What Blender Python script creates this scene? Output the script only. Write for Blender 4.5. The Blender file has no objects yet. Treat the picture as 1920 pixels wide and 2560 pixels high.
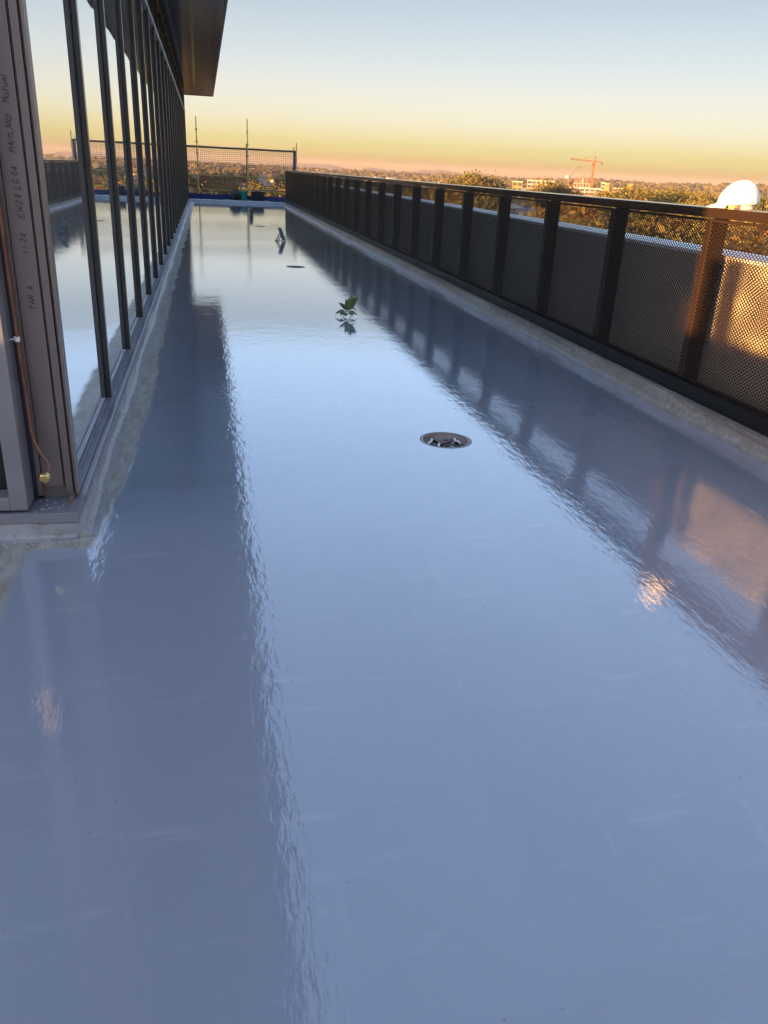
import bpy, bmesh, math, random
import numpy as np
from mathutils import Vector, Matrix

# ------------------------------------------------------------------ camera, sky, sun, exposure
SC = bpy.context.scene
COL = SC.collection
rad = math.radians
EYE = 1.6
F_PX, PITCH, ROLL, YAW = 1987.0, .4042, .0492, .2249

def camera_axes():
    f = Vector((math.sin(YAW), math.cos(YAW), 0)); r = Vector((math.cos(YAW), -math.sin(YAW), 0)); u = Vector((0, 0, 1))
    f2 = f * math.cos(PITCH) - u * math.sin(PITCH)
    u2 = u * math.cos(PITCH) + f * math.sin(PITCH)
    r3 = r * math.cos(ROLL) + u2 * math.sin(ROLL)
    u3 = u2 * math.cos(ROLL) - r * math.sin(ROLL)
    return r3, u3, f2
_r, _u, _f = camera_axes()
cam_data = bpy.data.cameras.new('camera')
cam_data.sensor_fit = 'HORIZONTAL'; cam_data.sensor_width = 36.0
cam_data.lens = F_PX / 1920 * 36.0
cam_data.clip_start = .05; cam_data.clip_end = 60000
cam = bpy.data.objects.new('camera', cam_data); COL.objects.link(cam)
cam.matrix_world = Matrix(((_r.x, _u.x, -_f.x, 0), (_r.y, _u.y, -_f.y, 0), (_r.z, _u.z, -_f.z, EYE), (0, 0, 0, 1)))
SC.camera = cam

SUN_EL = rad(3.5)
SUN_AZ = rad(243.9)                      # compass style, clockwise from +Y
world = bpy.data.worlds.new('World'); SC.world = world; world.use_nodes = True
wt = world.node_tree; bg = wt.nodes['Background']
sky = wt.nodes.new('ShaderNodeTexSky'); sky.sky_type = 'NISHITA'; sky.sun_disc = False
sky.sun_elevation = rad(4.0); sky.sun_rotation = SUN_AZ
sky.altitude = 50; sky.air_density = 1.0; sky.dust_density = 1.0; sky.ozone_density = 1.0
# evening colour of the air: one even grade by elevation, the same all the way round
tc = wt.nodes.new('ShaderNodeTexCoord'); sx = wt.nodes.new('ShaderNodeSeparateXYZ')
wt.links.new(tc.outputs['Generated'], sx.inputs[0])
ramp = wt.nodes.new('ShaderNodeValToRGB'); ramp.color_ramp.interpolation = 'LINEAR'
wt.links.new(sx.outputs['Z'], ramp.inputs[0])
GRADE = [(0.0, (.15, .18, .23)), (.009, (.175, .24, .31)), (.019, (.255, .366, .55)), (.030, (.270, .360, .60)), (.047, (.293, .346, .66)), (.082, (.305, .315, .52)), (.12, (.288, .293, .43)), (.172, (.268, .265, .352)),
         (.205, (.50, .52, .76)), (.27, (.60, .62, .85)), (.42, (.76, .76, .96)), (.574, (.78, .78, .96)), (.766, (.80, .82, .97)), (1.0, (.83, .86, 1.0))]
els = ramp.color_ramp.elements
while len(els) < len(GRADE): els.new(.5)
for e, (p, c) in zip(els, GRADE):
    e.position = p; e.color = (*c, 1)
mul = wt.nodes.new('ShaderNodeMix'); mul.data_type = 'RGBA'; mul.blend_type = 'MULTIPLY'; mul.inputs[0].default_value = 1
wt.links.new(sky.outputs[0], mul.inputs[6]); wt.links.new(ramp.outputs[0], mul.inputs[7])
side = wt.nodes.new('ShaderNodeMapRange'); side.inputs[1].default_value = -.15; side.inputs[2].default_value = .75; side.inputs[3].default_value = 1.33; side.inputs[4].default_value = .84
wt.links.new(sx.outputs['X'], side.inputs[0])                  # the sky is a little brighter towards the sunset side
mul2 = wt.nodes.new('ShaderNodeVectorMath'); mul2.operation = 'SCALE'
wt.links.new(mul.outputs[2], mul2.inputs[0]); wt.links.new(side.outputs[0], mul2.inputs['Scale'])
wt.links.new(mul2.outputs[0], bg.inputs[0]); bg.inputs[1].default_value = .15

sun_data = bpy.data.lights.new('sun', 'SUN'); sun_data.energy = 4.2; sun_data.angle = rad(.6); sun_data.color = (1.0, .51, .15)
sun = bpy.data.objects.new('sun', sun_data); COL.objects.link(sun)
sdir = Vector((-math.sin(SUN_AZ) * math.cos(SUN_EL), -math.cos(SUN_AZ) * math.cos(SUN_EL), -math.sin(SUN_EL)))
sun.rotation_euler = sdir.to_track_quat('-Z', 'Y').to_euler(); sun.location = (-30, -20, 30)

SC.view_settings.view_transform = 'Standard'; SC.view_settings.look = 'None'
SC.view_settings.exposure = 2.62; SC.view_settings.gamma = 1.0
SC.render.engine = 'CYCLES'
SC.cycles.use_denoising = True; SC.cycles.adaptive_threshold = .02
SC.cycles.max_bounces = 6; SC.cycles.volume_bounces = 1

rnd = random.Random(11)
nrs = np.random.RandomState(5)
GZ = -22.0                                # street level below the roof terrace

# ------------------------------------------------------------------ materials
MATS = {}
def material(name, color=(.5, .5, .5), rough=.5, metallic=0.0, spec=.5, **kw):
    m = bpy.data.materials.new(name); m.use_nodes = True
    b = m.node_tree.nodes['Principled BSDF']
    b.inputs['Base Color'].default_value = (*color, 1); b.inputs['Roughness'].default_value = rough
    b.inputs['Metallic'].default_value = metallic; b.inputs['Specular IOR Level'].default_value = spec
    for k, v in kw.items(): b.inputs[k.replace('_', ' ')].default_value = v
    MATS[name] = m
    return m
def nodes(m): return m.node_tree.nodes, m.node_tree.links, m.node_tree.nodes['Principled BSDF']
def noise(m, scale, detail=3, vec=None, rough=.55, coords='Object', stretch=None):
    N, L, b = nodes(m)
    t = N.new('ShaderNodeTexNoise'); t.inputs['Scale'].default_value = scale; t.inputs['Detail'].default_value = detail
    t.inputs['Roughness'].default_value = rough
    c = N.new('ShaderNodeTexCoord'); src = c.outputs[coords]
    if stretch:
        mp = N.new('ShaderNodeMapping'); mp.inputs['Scale'].default_value = stretch
        L.new(src, mp.inputs[0]); src = mp.outputs[0]
    L.new(src, t.inputs['Vector'])
    return t
def two_tone(m, a, b_, scale, lo=.35, hi=.65, detail=4, coords='Object', stretch=None):
    N, L, b = nodes(m)
    t = noise(m, scale, detail, coords=coords, stretch=stretch)
    r = N.new('ShaderNodeValToRGB'); r.color_ramp.elements[0].position = lo; r.color_ramp.elements[1].position = hi
    r.color_ramp.elements[0].color = (*a, 1); r.color_ramp.elements[1].color = (*b_, 1)
    L.new(t.outputs['Fac'], r.inputs[0]); L.new(r.outputs[0], b.inputs['Base Color'])
    return t, r
def bump(m, tex, dist, strength=1.0, prev=None):
    N, L, b = nodes(m)
    n = N.new('ShaderNodeBump'); n.inputs['Distance'].default_value = dist; n.inputs['Strength'].default_value = strength
    L.new(tex.outputs['Fac'], n.inputs['Height'])
    if prev: L.new(prev.outputs[0], n.inputs['Normal'])
    L.new(n.outputs[0], b.inputs['Normal'])
    return n
def worn(name, a, b_, rough, scale=6, metallic=0.0, bumpd=0, stretch=None, rvar=.12, spec=.5):
    """painted or bare metal / plastic with uneven colour and gloss"""
    m = material(name, a, rough, metallic, spec)
    N, L, b = nodes(m)
    t, r = two_tone(m, a, b_, scale, stretch=stretch)
    mr = N.new('ShaderNodeMapRange'); mr.inputs[3].default_value = max(.03, rough - rvar); mr.inputs[4].default_value = min(1, rough + rvar)
    L.new(t.outputs['Fac'], mr.inputs[0]); L.new(mr.outputs[0], b.inputs['Roughness'])
    if bumpd: bump(m, noise(m, scale * 9, 3), bumpd)
    return m

worn('dark_aluminium', (.028, .029, .033), (.040, .040, .044), .30, 3, .1)
worn('bright_aluminium', (.62, .62, .64), (.7, .7, .72), .35, 3, .3)
worn('sill_grey', (.17, .175, .205), (.23, .235, .265), .42, 5, .3)
worn('frame_taupe', (.165, .13, .118), (.205, .165, .15), .46, 2.5, .3, stretch=(1, 1, .3))
worn('jamb_grey', (.18, .177, .19), (.215, .21, .225), .45, 3, .1)
worn('reveal_navy', (.014, .016, .035), (.02, .022, .045), .4, 4)
material('black_gasket', (.008, .008, .009), .55)
material('black_void', (.004, .004, .005), .3)
worn('bronze_metal', (.019, .011, .0075), (.025, .0145, .010), .5, 4, .0, rvar=.06, spec=.2)
worn('rail_bronze', (.026, .016, .012), (.036, .022, .016), .13, 3, .1, rvar=.05, stretch=(1, .15, 1))
worn('kick_black', (.006, .006, .007), (.010, .010, .011), .5, 6, spec=.2)
worn('plate_black', (.007, .006, .006), (.011, .0095, .009), .55, 4, spec=.2)
worn('soffit_grey', (.058, .063, .084), (.070, .075, .096), .10, 1.2, .0, rvar=.03, spec=.32)
worn('fascia_dark', (.03, .03, .033), (.04, .04, .043), .35, 2)
worn('scaffold_yellow', (.56, .42, .05), (.42, .30, .05), .5, 14)
worn('scaffold_steel', (.20, .13, .09), (.11, .08, .09), .55, 9, .2)
worn('mesh_black', (.02, .018, .022), (.03, .026, .03), .7, 5)
worn('blue_band', (.012, .022, .13), (.018, .034, .18), .6, 6)
worn('plank_grey', (.16, .14, .12), (.24, .22, .19), .8, 6)
worn('bag_black', (.010, .010, .013), (.02, .02, .024), .35, 12, bumpd=.01)
worn('bucket_teal', (.01, .20, .16), (.015, .27, .21), .38, 9)
worn('copper', (.13, .055, .035), (.20, .10, .07), .40, 16, .5, spec=.5)
worn('brass', (.62, .44, .14), (.72, .55, .22), .28, 20, .9)
material('marker_ink', (.012, .012, .016), .6)
worn('chips_white', (.75, .75, .76), (.6, .6, .62), .4, 30)
worn('drain_plastic', (.15, .13, .115), (.21, .19, .175), .4, 14, bumpd=.0008)
worn('drain_black', (.015, .014, .014), (.03, .028, .026), .4, 14)
worn('drain_litter', (.32, .26, .22), (.12, .09, .08), .7, 20)
worn('leaf_green', (.08, .14, .025), (.13, .19, .04), .36, 25)
worn('leaf_grey', (.16, .22, .13), (.26, .31, .22), .4, 25)
worn('stem_brown', (.10, .06, .04), (.15, .10, .06), .6, 25)
worn('bracket_steel', (.34, .35, .37), (.25, .26, .28), .38, 20, .6)
worn('bracket_dark', (.03, .03, .035), (.05, .05, .055), .5, 20)
worn('cap_white', (.86, .86, .87), (.80, .80, .82), .30, 3, stretch=(1, .2, 1))
worn('concrete_wall', (.36, .33, .29), (.43, .40, .35), .75, 2.2, bumpd=.002)
worn('orange_steel', (.52, .085, .02), (.44, .07, .02), .6, .1)
worn('pale_concrete', (.32, .24, .21), (.37, .28, .25), .8, .05)
worn('pale_steel', (.30, .25, .22), (.24, .2, .18), .7, .1)
worn('facade_white', (.36, .25, .21), (.31, .21, .18), .75, .04)
worn('facade_yellow', (.30, .20, .05), (.25, .165, .045), .7, .04)
material('far_window', (.05, .06, .09), .15)
worn('formwork', (.09, .06, .06), (.16, .12, .11), .8, .3)
worn('roof_metal_dark', (.05, .05, .055), (.07, .07, .075), .5, 1)

# glass of the curtain wall: reflective solar coating over a dark interior, very slightly wavy
g = material('coated_glass', (.90, .90, .89), .012, .92)
gt = noise(g, 1.3, 2, stretch=(1, 1.0, .7)); bump(g, gt, .00055)

# white plastic shell with scuffs
hw = worn('helmet_white', (.80, .79, .77), (.74, .73, .71), .34, 14)
hy = worn('strap_yellow', (.62, .52, .16), (.55, .45, .14), .5, 30)
hr = worn('strap_red', (.62, .06, .04), (.5, .05, .04), .5, 30)

# concrete with membrane residue
def concrete(name, a, b_, c_):
    m = material(name, a, .6)
    N, L, b = nodes(m)
    t, r = two_tone(m, a, b_, 5, .3, .7, 6)
    t2 = noise(m, 22, 5)
    mx = N.new('ShaderNodeMix'); mx.data_type = 'RGBA'; mx.inputs[7].default_value = (*c_, 1)
    rr = N.new('ShaderNodeValToRGB'); rr.color_ramp.elements[0].position = .52; rr.color_ramp.elements[1].position = .68
    L.new(t2.outputs['Fac'], rr.inputs[0]); L.new(rr.outputs[0], mx.inputs[0]); L.new(r.outputs[0], mx.inputs[6]); L.new(mx.outputs[2], b.inputs['Base Color'])
    b.inputs['Roughness'].default_value = .42
    bump(m, t2, .004)
    return m
concrete('kerb_membrane', (.165, .147, .125), (.235, .217, .197), (.29, .285, .28))
concrete('plinth_membrane', (.22, .225, .235), (.30, .30, .30), (.19, .175, .15))
concrete('end_kerb_coat', (.40, .43, .48), (.50, .53, .58), (.33, .36, .41))

# terrace floor: freshly rolled glossy grey-blue coating with bare, older membrane round its ragged edges
fm = material('floor_coating', (.2, .22, .28), .06)
N, L, b = nodes(fm)
def math_node(op, a=None, b_=None, clamp=False):
    n = N.new('ShaderNodeMath'); n.operation = op; n.use_clamp = clamp
    for i, v in enumerate((a, b_)):
        if v is None: continue
        if isinstance(v, (int, float)): n.inputs[i].default_value = v
        else: L.new(v, n.inputs[i])
    return n.outputs[0]
def step(v, e0, e1):
    n = N.new('ShaderNodeMapRange'); n.interpolation_type = 'SMOOTHSTEP'
    L.new(v, n.inputs[0]); n.inputs[1].default_value = e0; n.inputs[2].default_value = e1
    return n.outputs[0]
gc = N.new('ShaderNodeTexCoord'); sp = N.new('ShaderNodeSeparateXYZ'); L.new(gc.outputs['Object'], sp.inputs[0])
X, Y = sp.outputs[0], sp.outputs[1]
rag = noise(fm, 1.1, 5, stretch=(2.5, 1, 1), rough=.6); rag2 = noise(fm, 9, 4, stretch=(1.6, .5, 1), rough=.7)
wob = math_node('ADD', math_node('MULTIPLY', math_node('SUBTRACT', rag.outputs['Fac'], .5), .50), math_node('MULTIPLY', math_node('SUBTRACT', rag2.outputs['Fac'], .5), .16))
# left edge: along the glazing, then jogging out past the building corner
far_side = step(math_node('ADD', Y, math_node('MULTIPLY', wob, .35)), 3.385, 3.405)          # 0 near camera, 1 along the glazing
edge_l = math_node('SUBTRACT', math_node('ADD', math_node('MULTIPLY', far_side, .40), math_node('MULTIPLY', math_node('SUBTRACT', Y, 3.0), -.11 )), .85)
edge_l = N.new('ShaderNodeMix'); edge_l.data_type = 'FLOAT'; L.new(far_side, edge_l.inputs[0]); edge_l.inputs[2].default_value = -.84; L.new(math_node('ADD', math_node('MULTIPLY', step(Y, 3.4, 5.2), .085), -.545), edge_l.inputs[3])
dl = math_node('SUBTRACT', math_node('ADD', X, math_node('MULTIPLY', wob, .34)), edge_l.outputs[0])
coat_l = step(dl, -.02, .045)
old = step(math_node('ADD', math_node('SUBTRACT', Y, math_node('MULTIPLY', X, .34)), math_node('MULTIPLY', wob, .12)), 19.10, 19.16)   # 1 = beyond the fresh coat
fresh = math_node('SUBTRACT', 1.0, old)
tone = noise(fm, .55, 4, stretch=(1.6, .5, 1)); streak = noise(fm, 9, 4, stretch=(1, .12, 1))
def mixc(fac, a, b_):
    n = N.new('ShaderNodeMix'); n.data_type = 'RGBA'
    if isinstance(fac, (int, float)): n.inputs[0].default_value = fac
    else: L.new(fac, n.inputs[0])
    for i, v in ((6, a), (7, b_)):
        if isinstance(v, tuple): n.inputs[i].default_value = (*v, 1)
        else: L.new(v, n.inputs[i])
    return n.outputs[2]
c_fresh = mixc(step(tone.outputs['Fac'], .3, .7), (.232, .264, .322), (.265, .298, .356))
c_fresh = mixc(math_node('MULTIPLY', step(streak.outputs['Fac'], .62, .8), .25), c_fresh, (.37, .40, .45))
c_old = mixc(step(tone.outputs['Fac'], .3, .7), (.21, .21, .21), (.27, .265, .26))
c_bare = mixc(step(rag2.outputs['Fac'], .35, .65), (.23, .205, .165), (.36, .34, .305))
lapn = noise(fm, .9, 3, stretch=(.5, 1, 1)); fine = noise(fm, 6, 3, stretch=(.35, 1.6, 1), rough=.65); speck = noise(fm, 38, 2, rough=.5)
lap = N.new('ShaderNodeTexWave'); lap.wave_type = 'BANDS'; lap.bands_direction = 'Y'; lap.inputs['Scale'].default_value = .19; lap.inputs['Distortion'].default_value = 2.2; lap.inputs['Detail'].default_value = 3; lap.inputs['Detail Scale'].default_value = 1.4
L.new(gc.outputs['Object'], lap.inputs['Vector'])
laps = math_node('MULTIPLY', step(lap.outputs['Fac'], .90, .995), step(lapn.outputs['Fac'], .42, .6))
c_fresh = mixc(math_node('MULTIPLY', laps, .30), c_fresh, (.20, .225, .27))
c_fresh = mixc(math_node('MULTIPLY', step(fine.outputs['Fac'], .56, .78), .28), c_fresh, (.40, .43, .48))
c_fresh = mixc(math_node('MULTIPLY', step(speck.outputs['Fac'], .735, .76), .5), c_fresh, (.16, .15, .14))
base = mixc(old, c_fresh, c_old)
thick_edge = math_node('SUBTRACT', step(dl, -.01, .015), step(dl, .02, .05))
base = mixc(math_node('MULTIPLY', thick_edge, .2), base, (.36, .37, .40))
base = mixc(coat_l, c_bare, base)
L.new(base, b.inputs['Base Color'])
rg = N.new('ShaderNodeMix'); rg.data_type = 'FLOAT'; L.new(coat_l, rg.inputs[0]); rg.inputs[2].default_value = .42
rv = N.new('ShaderNodeMapRange'); L.new(tone.outputs['Fac'], rv.inputs[0]); rv.inputs[1].default_value = .3; rv.inputs[2].default_value = .7; rv.inputs[3].default_value = .012; rv.inputs[4].default_value = .075
L.new(rv.outputs[0], rg.inputs[3]); L.new(rg.outputs[0], b.inputs['Roughness'])
L.new(math_node('MULTIPLY', math_node('ADD', math_node('MULTIPLY', fresh, .65), .35), coat_l), b.inputs['Coat Weight']); b.inputs['Coat Roughness'].default_value = .008; b.inputs['Coat IOR'].default_value = 1.75; b.inputs['IOR'].default_value = 1.5
roll = noise(fm, 30, 3, stretch=(1.0, .28, 1), rough=.6)       # roller nap, drawn out along the terrace
swell = noise(fm, 2.3, 3, stretch=(1, .8, 1))
grit = noise(fm, 70, 2)
b0 = bump(fm, fine, .0004)
b1 = bump(fm, swell, .0022, prev=b0); b2 = bump(fm, roll, .00095, prev=b1); b3 = bump(fm, grit, .00006, prev=b2)
L.new(b3.outputs[0], b.inputs['Coat Normal'])

# land
def foliage(name, a, b_, scale=1.0):
    m = material(name, a, .65, spec=.25)
    N, L, b = nodes(m)
    t, r = two_tone(m, a, b_, scale, .3, .7, 3)
    oi = N.new('ShaderNodeObjectInfo'); hs = N.new('ShaderNodeHueSaturation')
    mr = N.new('ShaderNodeMapRange'); mr.inputs[3].default_value = .75; mr.inputs[4].default_value = 1.3
    L.new(oi.outputs['Random'], mr.inputs[0]); L.new(mr.outputs[0], hs.inputs['Value'])
    mh = N.new('ShaderNodeMapRange'); mh.inputs[3].default_value = .475; mh.inputs[4].default_value = .515
    L.new(oi.outputs['Random'], mh.inputs[0]); L.new(mh.outputs[0], hs.inputs['Hue'])
    L.new(r.outputs[0], hs.inputs['Color']); L.new(hs.outputs[0], b.inputs['Base Color'])
    return m
foliage('gum_leaves', (.095, .085, .02), (.15, .12, .028), .6)
foliage('dark_leaves', (.055, .06, .02), (.095, .088, .026), .6)
foliage('autumn_leaves', (.10, .065, .022), (.14, .082, .026), .6)
worn('bark', (.12, .09, .07), (.2, .16, .13), .85, 2)
m = material('wood_canopy', (.08, .07, .03), .9, spec=.1); two_tone(m, (.055, .052, .025), (.13, .095, .035), .012, .35, .65, 5)
m = material('hill_bush', (.07, .065, .05), .95, spec=.05); two_tone(m, (.06, .058, .045), (.13, .10, .06), .0009, .4, .62, 6)
m = material('ridge_bush', (.07, .06, .04), .95, spec=.05); two_tone(m, (.05, .05, .03), (.12, .085, .045), .012, .4, .62, 6)
m = material('town_ground', (.12, .10, .06), .95, spec=.05)
N, L, b = nodes(m)
t1, r1 = two_tone(m, (.09, .085, .04), (.22, .16, .085), .004, .38, .62, 6)
for i, nm in enumerate(('roof_terracotta', 'roof_grey', 'roof_cream')):
    worn(nm, [(.34, .13, .08), (.22, .21, .21), (.55, .50, .45)][i], [(.28, .10, .07), (.3, .29, .29), (.62, .57, .52)][i], .65, .2)
worn('house_wall', (.55, .48, .41), (.48, .40, .33), .8, .2)

# ------------------------------------------------------------------ mesh helpers
class MB:
    def __init__(s): s.v = []; s.f = []; s.mi = []
    def add(s, vs, fs, mi=0):
        o = len(s.v); s.v += [tuple(p) for p in vs]; s.f += [tuple(i + o for i in q) for q in fs]; s.mi += [mi] * len(fs); return s
    def box(s, x0, x1, y0, y1, z0, z1, mi=0):
        vs = [(x, y, z) for z in (z0, z1) for y in (y0, y1) for x in (x0, x1)]
        return s.add(vs, [(0, 2, 3, 1), (4, 5, 7, 6), (0, 1, 5, 4), (2, 6, 7, 3), (0, 4, 6, 2), (1, 3, 7, 5)], mi)
    def bar(s, p, q, w, h=None, mi=0):
        """square bar between two points"""
        p, q = Vector(p), Vector(q); d = (q - p).normalized(); h = h or w
        a = d.cross(Vector((0, 0, 1)))
        if a.length < 1e-4: a = Vector((1, 0, 0))
        a.normalize(); c = a.cross(d)
        vs = [e + a * (w / 2 * i) + c * (h / 2 * j) for e in (p, q) for i, j in ((-1, -1), (1, -1), (1, 1), (-1, 1))]
        return s.add(vs, [(0, 1, 2, 3), (7, 6, 5, 4)] + [(i, i + 4, (i + 1) % 4 + 4, (i + 1) % 4) for i in range(4)], mi)
    def tube(s, pts, r, n=8, mi=0, cap=True):
        pts = [Vector(p) for p in pts]; rs = r if isinstance(r, (list, tuple)) else [r] * len(pts)
        rings = []; prev = None
        for i, p in enumerate(pts):
            d = (pts[min(i + 1, len(pts) - 1)] - pts[max(i - 1, 0)]).normalized()
            a = prev if prev is not None else (Vector((0, 0, 1)) if abs(d.z) < .9 else Vector((1, 0, 0)))
            a = (a - d * a.dot(d)).normalized(); prev = a; c = d.cross(a)
            rings.append([p + (a * math.cos(t) + c * math.sin(t)) * rs[i] for t in [2 * math.pi * k / n for k in range(n)]])
        vs = [p for ring in rings for p in ring]
        fs = [(i * n + k, i * n + (k + 1) % n, (i + 1) * n + (k + 1) % n, (i + 1) * n + k) for i in range(len(pts) - 1) for k in range(n)]
        if cap: fs += [tuple(range(n - 1, -1, -1)), tuple((len(pts) - 1) * n + k for k in range(n))]
        return s.add(vs, fs, mi)
    def prism(s, poly, axis, a0, a1, mi=0):
        """2-D outline pushed along an axis ('x','y','z')"""
        def P(u, v, w): return {'x': (w, u, v), 'y': (u, w, v), 'z': (u, v, w)}[axis]
        n = len(poly)
        vs = [P(u, v, a0) for u, v in poly] + [P(u, v, a1) for u, v in poly]
        return s.add(vs, [tuple(range(n)), tuple(range(2 * n - 1, n - 1, -1))] + [(i, i + n, (i + 1) % n + n, (i + 1) % n) for i in range(n)], mi)
    def lathe(s, prof, n=32, c=(0, 0, 0), mi=0):
        vs = [(c[0] + r * math.cos(2 * math.pi * k / n), c[1] + r * math.sin(2 * math.pi * k / n), c[2] + z) for r, z in prof for k in range(n)]
        return s.add(vs, [(i * n + k, i * n + (k + 1) % n, (i + 1) * n + (k + 1) % n, (i + 1) * n + k) for i in range(len(prof) - 1) for k in range(n)], mi)
    def mesh(s, name, mats, smooth=False, bevel=0, fix=True):
        me = bpy.data.meshes.new(name); me.from_pydata(s.v, [], s.f)
        for mt in (mats if isinstance(mats, (list, tuple)) else [mats]): me.materials.append(MATS[mt])
        if any(s.mi): me.polygons.foreach_set('material_index', s.mi)
        if fix or bevel:
            bm = bmesh.new(); bm.from_mesh(me)
            if fix: bmesh.ops.recalc_face_normals(bm, faces=bm.faces)
            if bevel: bmesh.ops.bevel(bm, geom=[e for e in bm.edges if len(e.link_faces) == 2 and e.calc_face_angle(0) > .6], offset=bevel, segments=2, profile=.5, affect='EDGES', clamp_overlap=True)
            bm.to_mesh(me); bm.free()
        if smooth: me.polygons.foreach_set('use_smooth', [True] * len(me.polygons))
        return me
    def build(s, name, mats, parent=None, **k):
        return link(name, s.mesh(name, mats, **k), parent)

def link(name, me, parent=None, loc=(0, 0, 0), rz=0.0):
    o = bpy.data.objects.new(name, me); COL.objects.link(o)
    o.location = loc; o.rotation_euler = (0, 0, rz)
    if parent: o.parent = parent
    return o
def tag(o, label=None, cat=None, group=None, kind=None):
    for k, v in (('label', label), ('category', cat), ('group', group), ('kind', kind)):
        if v: o[k] = v
    return o
def thing(name, label, cat, loc=(0, 0, 0), rz=0.0, group=None):
    o = link(name, None, None, loc, rz); o.empty_display_size = .2
    return tag(o, label, cat, group)
def polar(az, d, z=0.0):
    return Vector((math.sin(rad(az)) * d, math.cos(rad(az)) * d, z))
def top_z(el, d): return EYE + d * math.tan(rad(el))

# ------------------------------------------------------------------ terrace floor and kerbs
XL, XR, Y_END = -.687, 3.576, 38.70
DRAINS = [(1.485, 4.78), (1.51, 14.47), (1.52, 24.37)]
fb = MB()
x0, x1, ya = -6.2, 3.47, -9.0
R_D, HS = .152, .32
cur = ya
def quad(a, b_, c, d): fb.add([(a, c, 0), (b_, c, 0), (b_, d, 0), (a, d, 0)], [(0, 1, 2, 3)])
for dx, dy in DRAINS:
    quad(x0, x1, cur, dy - HS); quad(x0, dx - HS, dy - HS, dy + HS); quad(dx + HS, x1, dy - HS, dy + HS)
    n = 40; ring = [(dx + R_D * math.cos(2 * math.pi * k / n), dy + R_D * math.sin(2 * math.pi * k / n), 0) for k in range(n)]
    sq = []
    for k in range(n):
        t = 2 * math.pi * k / n; c, s_ = math.cos(t), math.sin(t); q = HS / max(abs(c), abs(s_)); sq.append((dx + q * c, dy + q * s_, 0))
    fb.add(ring + sq, [(k, n + k, n + (k + 1) % n, (k + 1) % n) for k in range(n)])
    cur = dy + HS
quad(x0, x1, cur, 38.62)
floor = tag(fb.build('terrace_floor', 'floor_coating'), kind='structure')

# kerb under the balustrade: cove, upright, flat top
kp = [(3.405, -.002), (3.43, .010), (3.452, .034), (3.466, .075), (3.472, .122), (3.60, .124), (3.74, .124), (3.74, -.14), (3.405, -.14)]
kb = MB(); kn = 140
rows = []
for i in range(kn + 1):
    y = -6 + (Y_END + 6) * i / kn
    w = .012 * math.sin(y * 1.7) + .008 * math.sin(y * 4.1 + 1) + nrs.uniform(-.006, .006)
    rows.append([(px + (w if k < 4 else 0), y, pz) for k, (px, pz) in enumerate(kp)])
kn_p = len(kp)
kb.add([p for r in rows for p in r], [(i * kn_p + k, i * kn_p + (k + 1) % kn_p, (i + 1) * kn_p + (k + 1) % kn_p, (i + 1) * kn_p + k) for i in range(kn) for k in range(kn_p)])
ko = tag(kb.build('roof_kerb', 'kerb_membrane', smooth=False), 'long grey-brown concrete kerb with rounded cove under the perforated balustrade', 'kerb')
eb_ = MB(); eb_.prism([(38.58, -.02), (38.61, .02), (38.625, .098), (38.64, .105), (38.98, .105), (38.98, -.2), (38.58, -.2)], 'x', -.66, 3.62)
tag(eb_.build('roof_kerb', 'end_kerb_coat'), 'pale coated kerb across the far end of the wet terrace, below the scaffold', 'kerb')

# ------------------------------------------------------------------ office building on the left
bld = thing('office_building', 'dark glazed office building with reflective curtain wall and deep roof overhang along the wet terrace', 'building', (-.7, 3.6, 0))
def B(mb, name, mats, parent=bld, **k):
    o = mb.build(name, mats, None, **k); o.parent = parent; o.matrix_parent_inverse = Matrix.Translation(-Vector((-.7, 3.6, 0))); return o
def Bdup(src, dy, dz=0.0):
    o = src.copy(); COL.objects.link(o); o.location = (src.location[0], src.location[1] + dy, src.location[2] + dz); return o
SP, YM = 1.534, 5.44
NB = 22                                   # bays beyond the corner bay
Y_FAR = YM + SP * (NB - 1) + .06
ZS, ZT, ZC = .135, 3.50, 4.10
# mullions: two dark fins with a black gasket slot between
mu = MB()
mu.box(-.684, -.656, -.031, .031, ZS, ZC); mu.box(-.740, -.6841, -.022, .022, ZS, ZC, 1)
m0 = B(mu, 'mullion', ['dark_aluminium', 'black_gasket'], bevel=.0015)
m0.location = (0, YM, 0)
for k in range(1, NB): Bdup(m0, SP * k)
# panes below and above the transom
pn = MB(); pn.box(-.708, -.690, .023, SP - .023, ZS + .015, ZT - .03)
p0 = B(pn, 'pane', 'coated_glass'); p0.location = (0, YM, 0)
pu = MB(); pu.box(-.708, -.690, .023, SP - .023, ZT + .03, ZC)
u0 = B(pu, 'pane', 'coated_glass'); u0.location = (0, YM, 0)
tr = MB(); tr.box(-.6895, -.672, .033, SP - .033, ZT - .03, ZT + .03)
t0 = B(tr, 'transom', 'sill_grey', bevel=.002); t0.location = (0, YM, 0)
for k in range(1, NB - 1):
    Bdup(p0, SP * k); Bdup(u0, SP * k); Bdup(t0, SP * k)
cp = MB(); cp.box(-.708, -.690, 3.775, YM - .023, ZS + .015, ZT - .03); B(cp, 'pane', 'coated_glass')
cp = MB(); cp.box(-.708, -.690, 3.775, YM - .023, ZT + .03, ZC); B(cp, 'pane', 'coated_glass')
cp = MB(); cp.box(-.6895, -.672, 3.775, YM - .033, ZT - .03, ZT + .03); B(cp, 'transom', 'sill_grey', bevel=.002)
tf = MB(); tf.box(-.6555, -.640, 3.775, Y_FAR + .1, ZT - .016, ZT + .016); B(tf, 'transom_cap', 'bright_aluminium')
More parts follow.
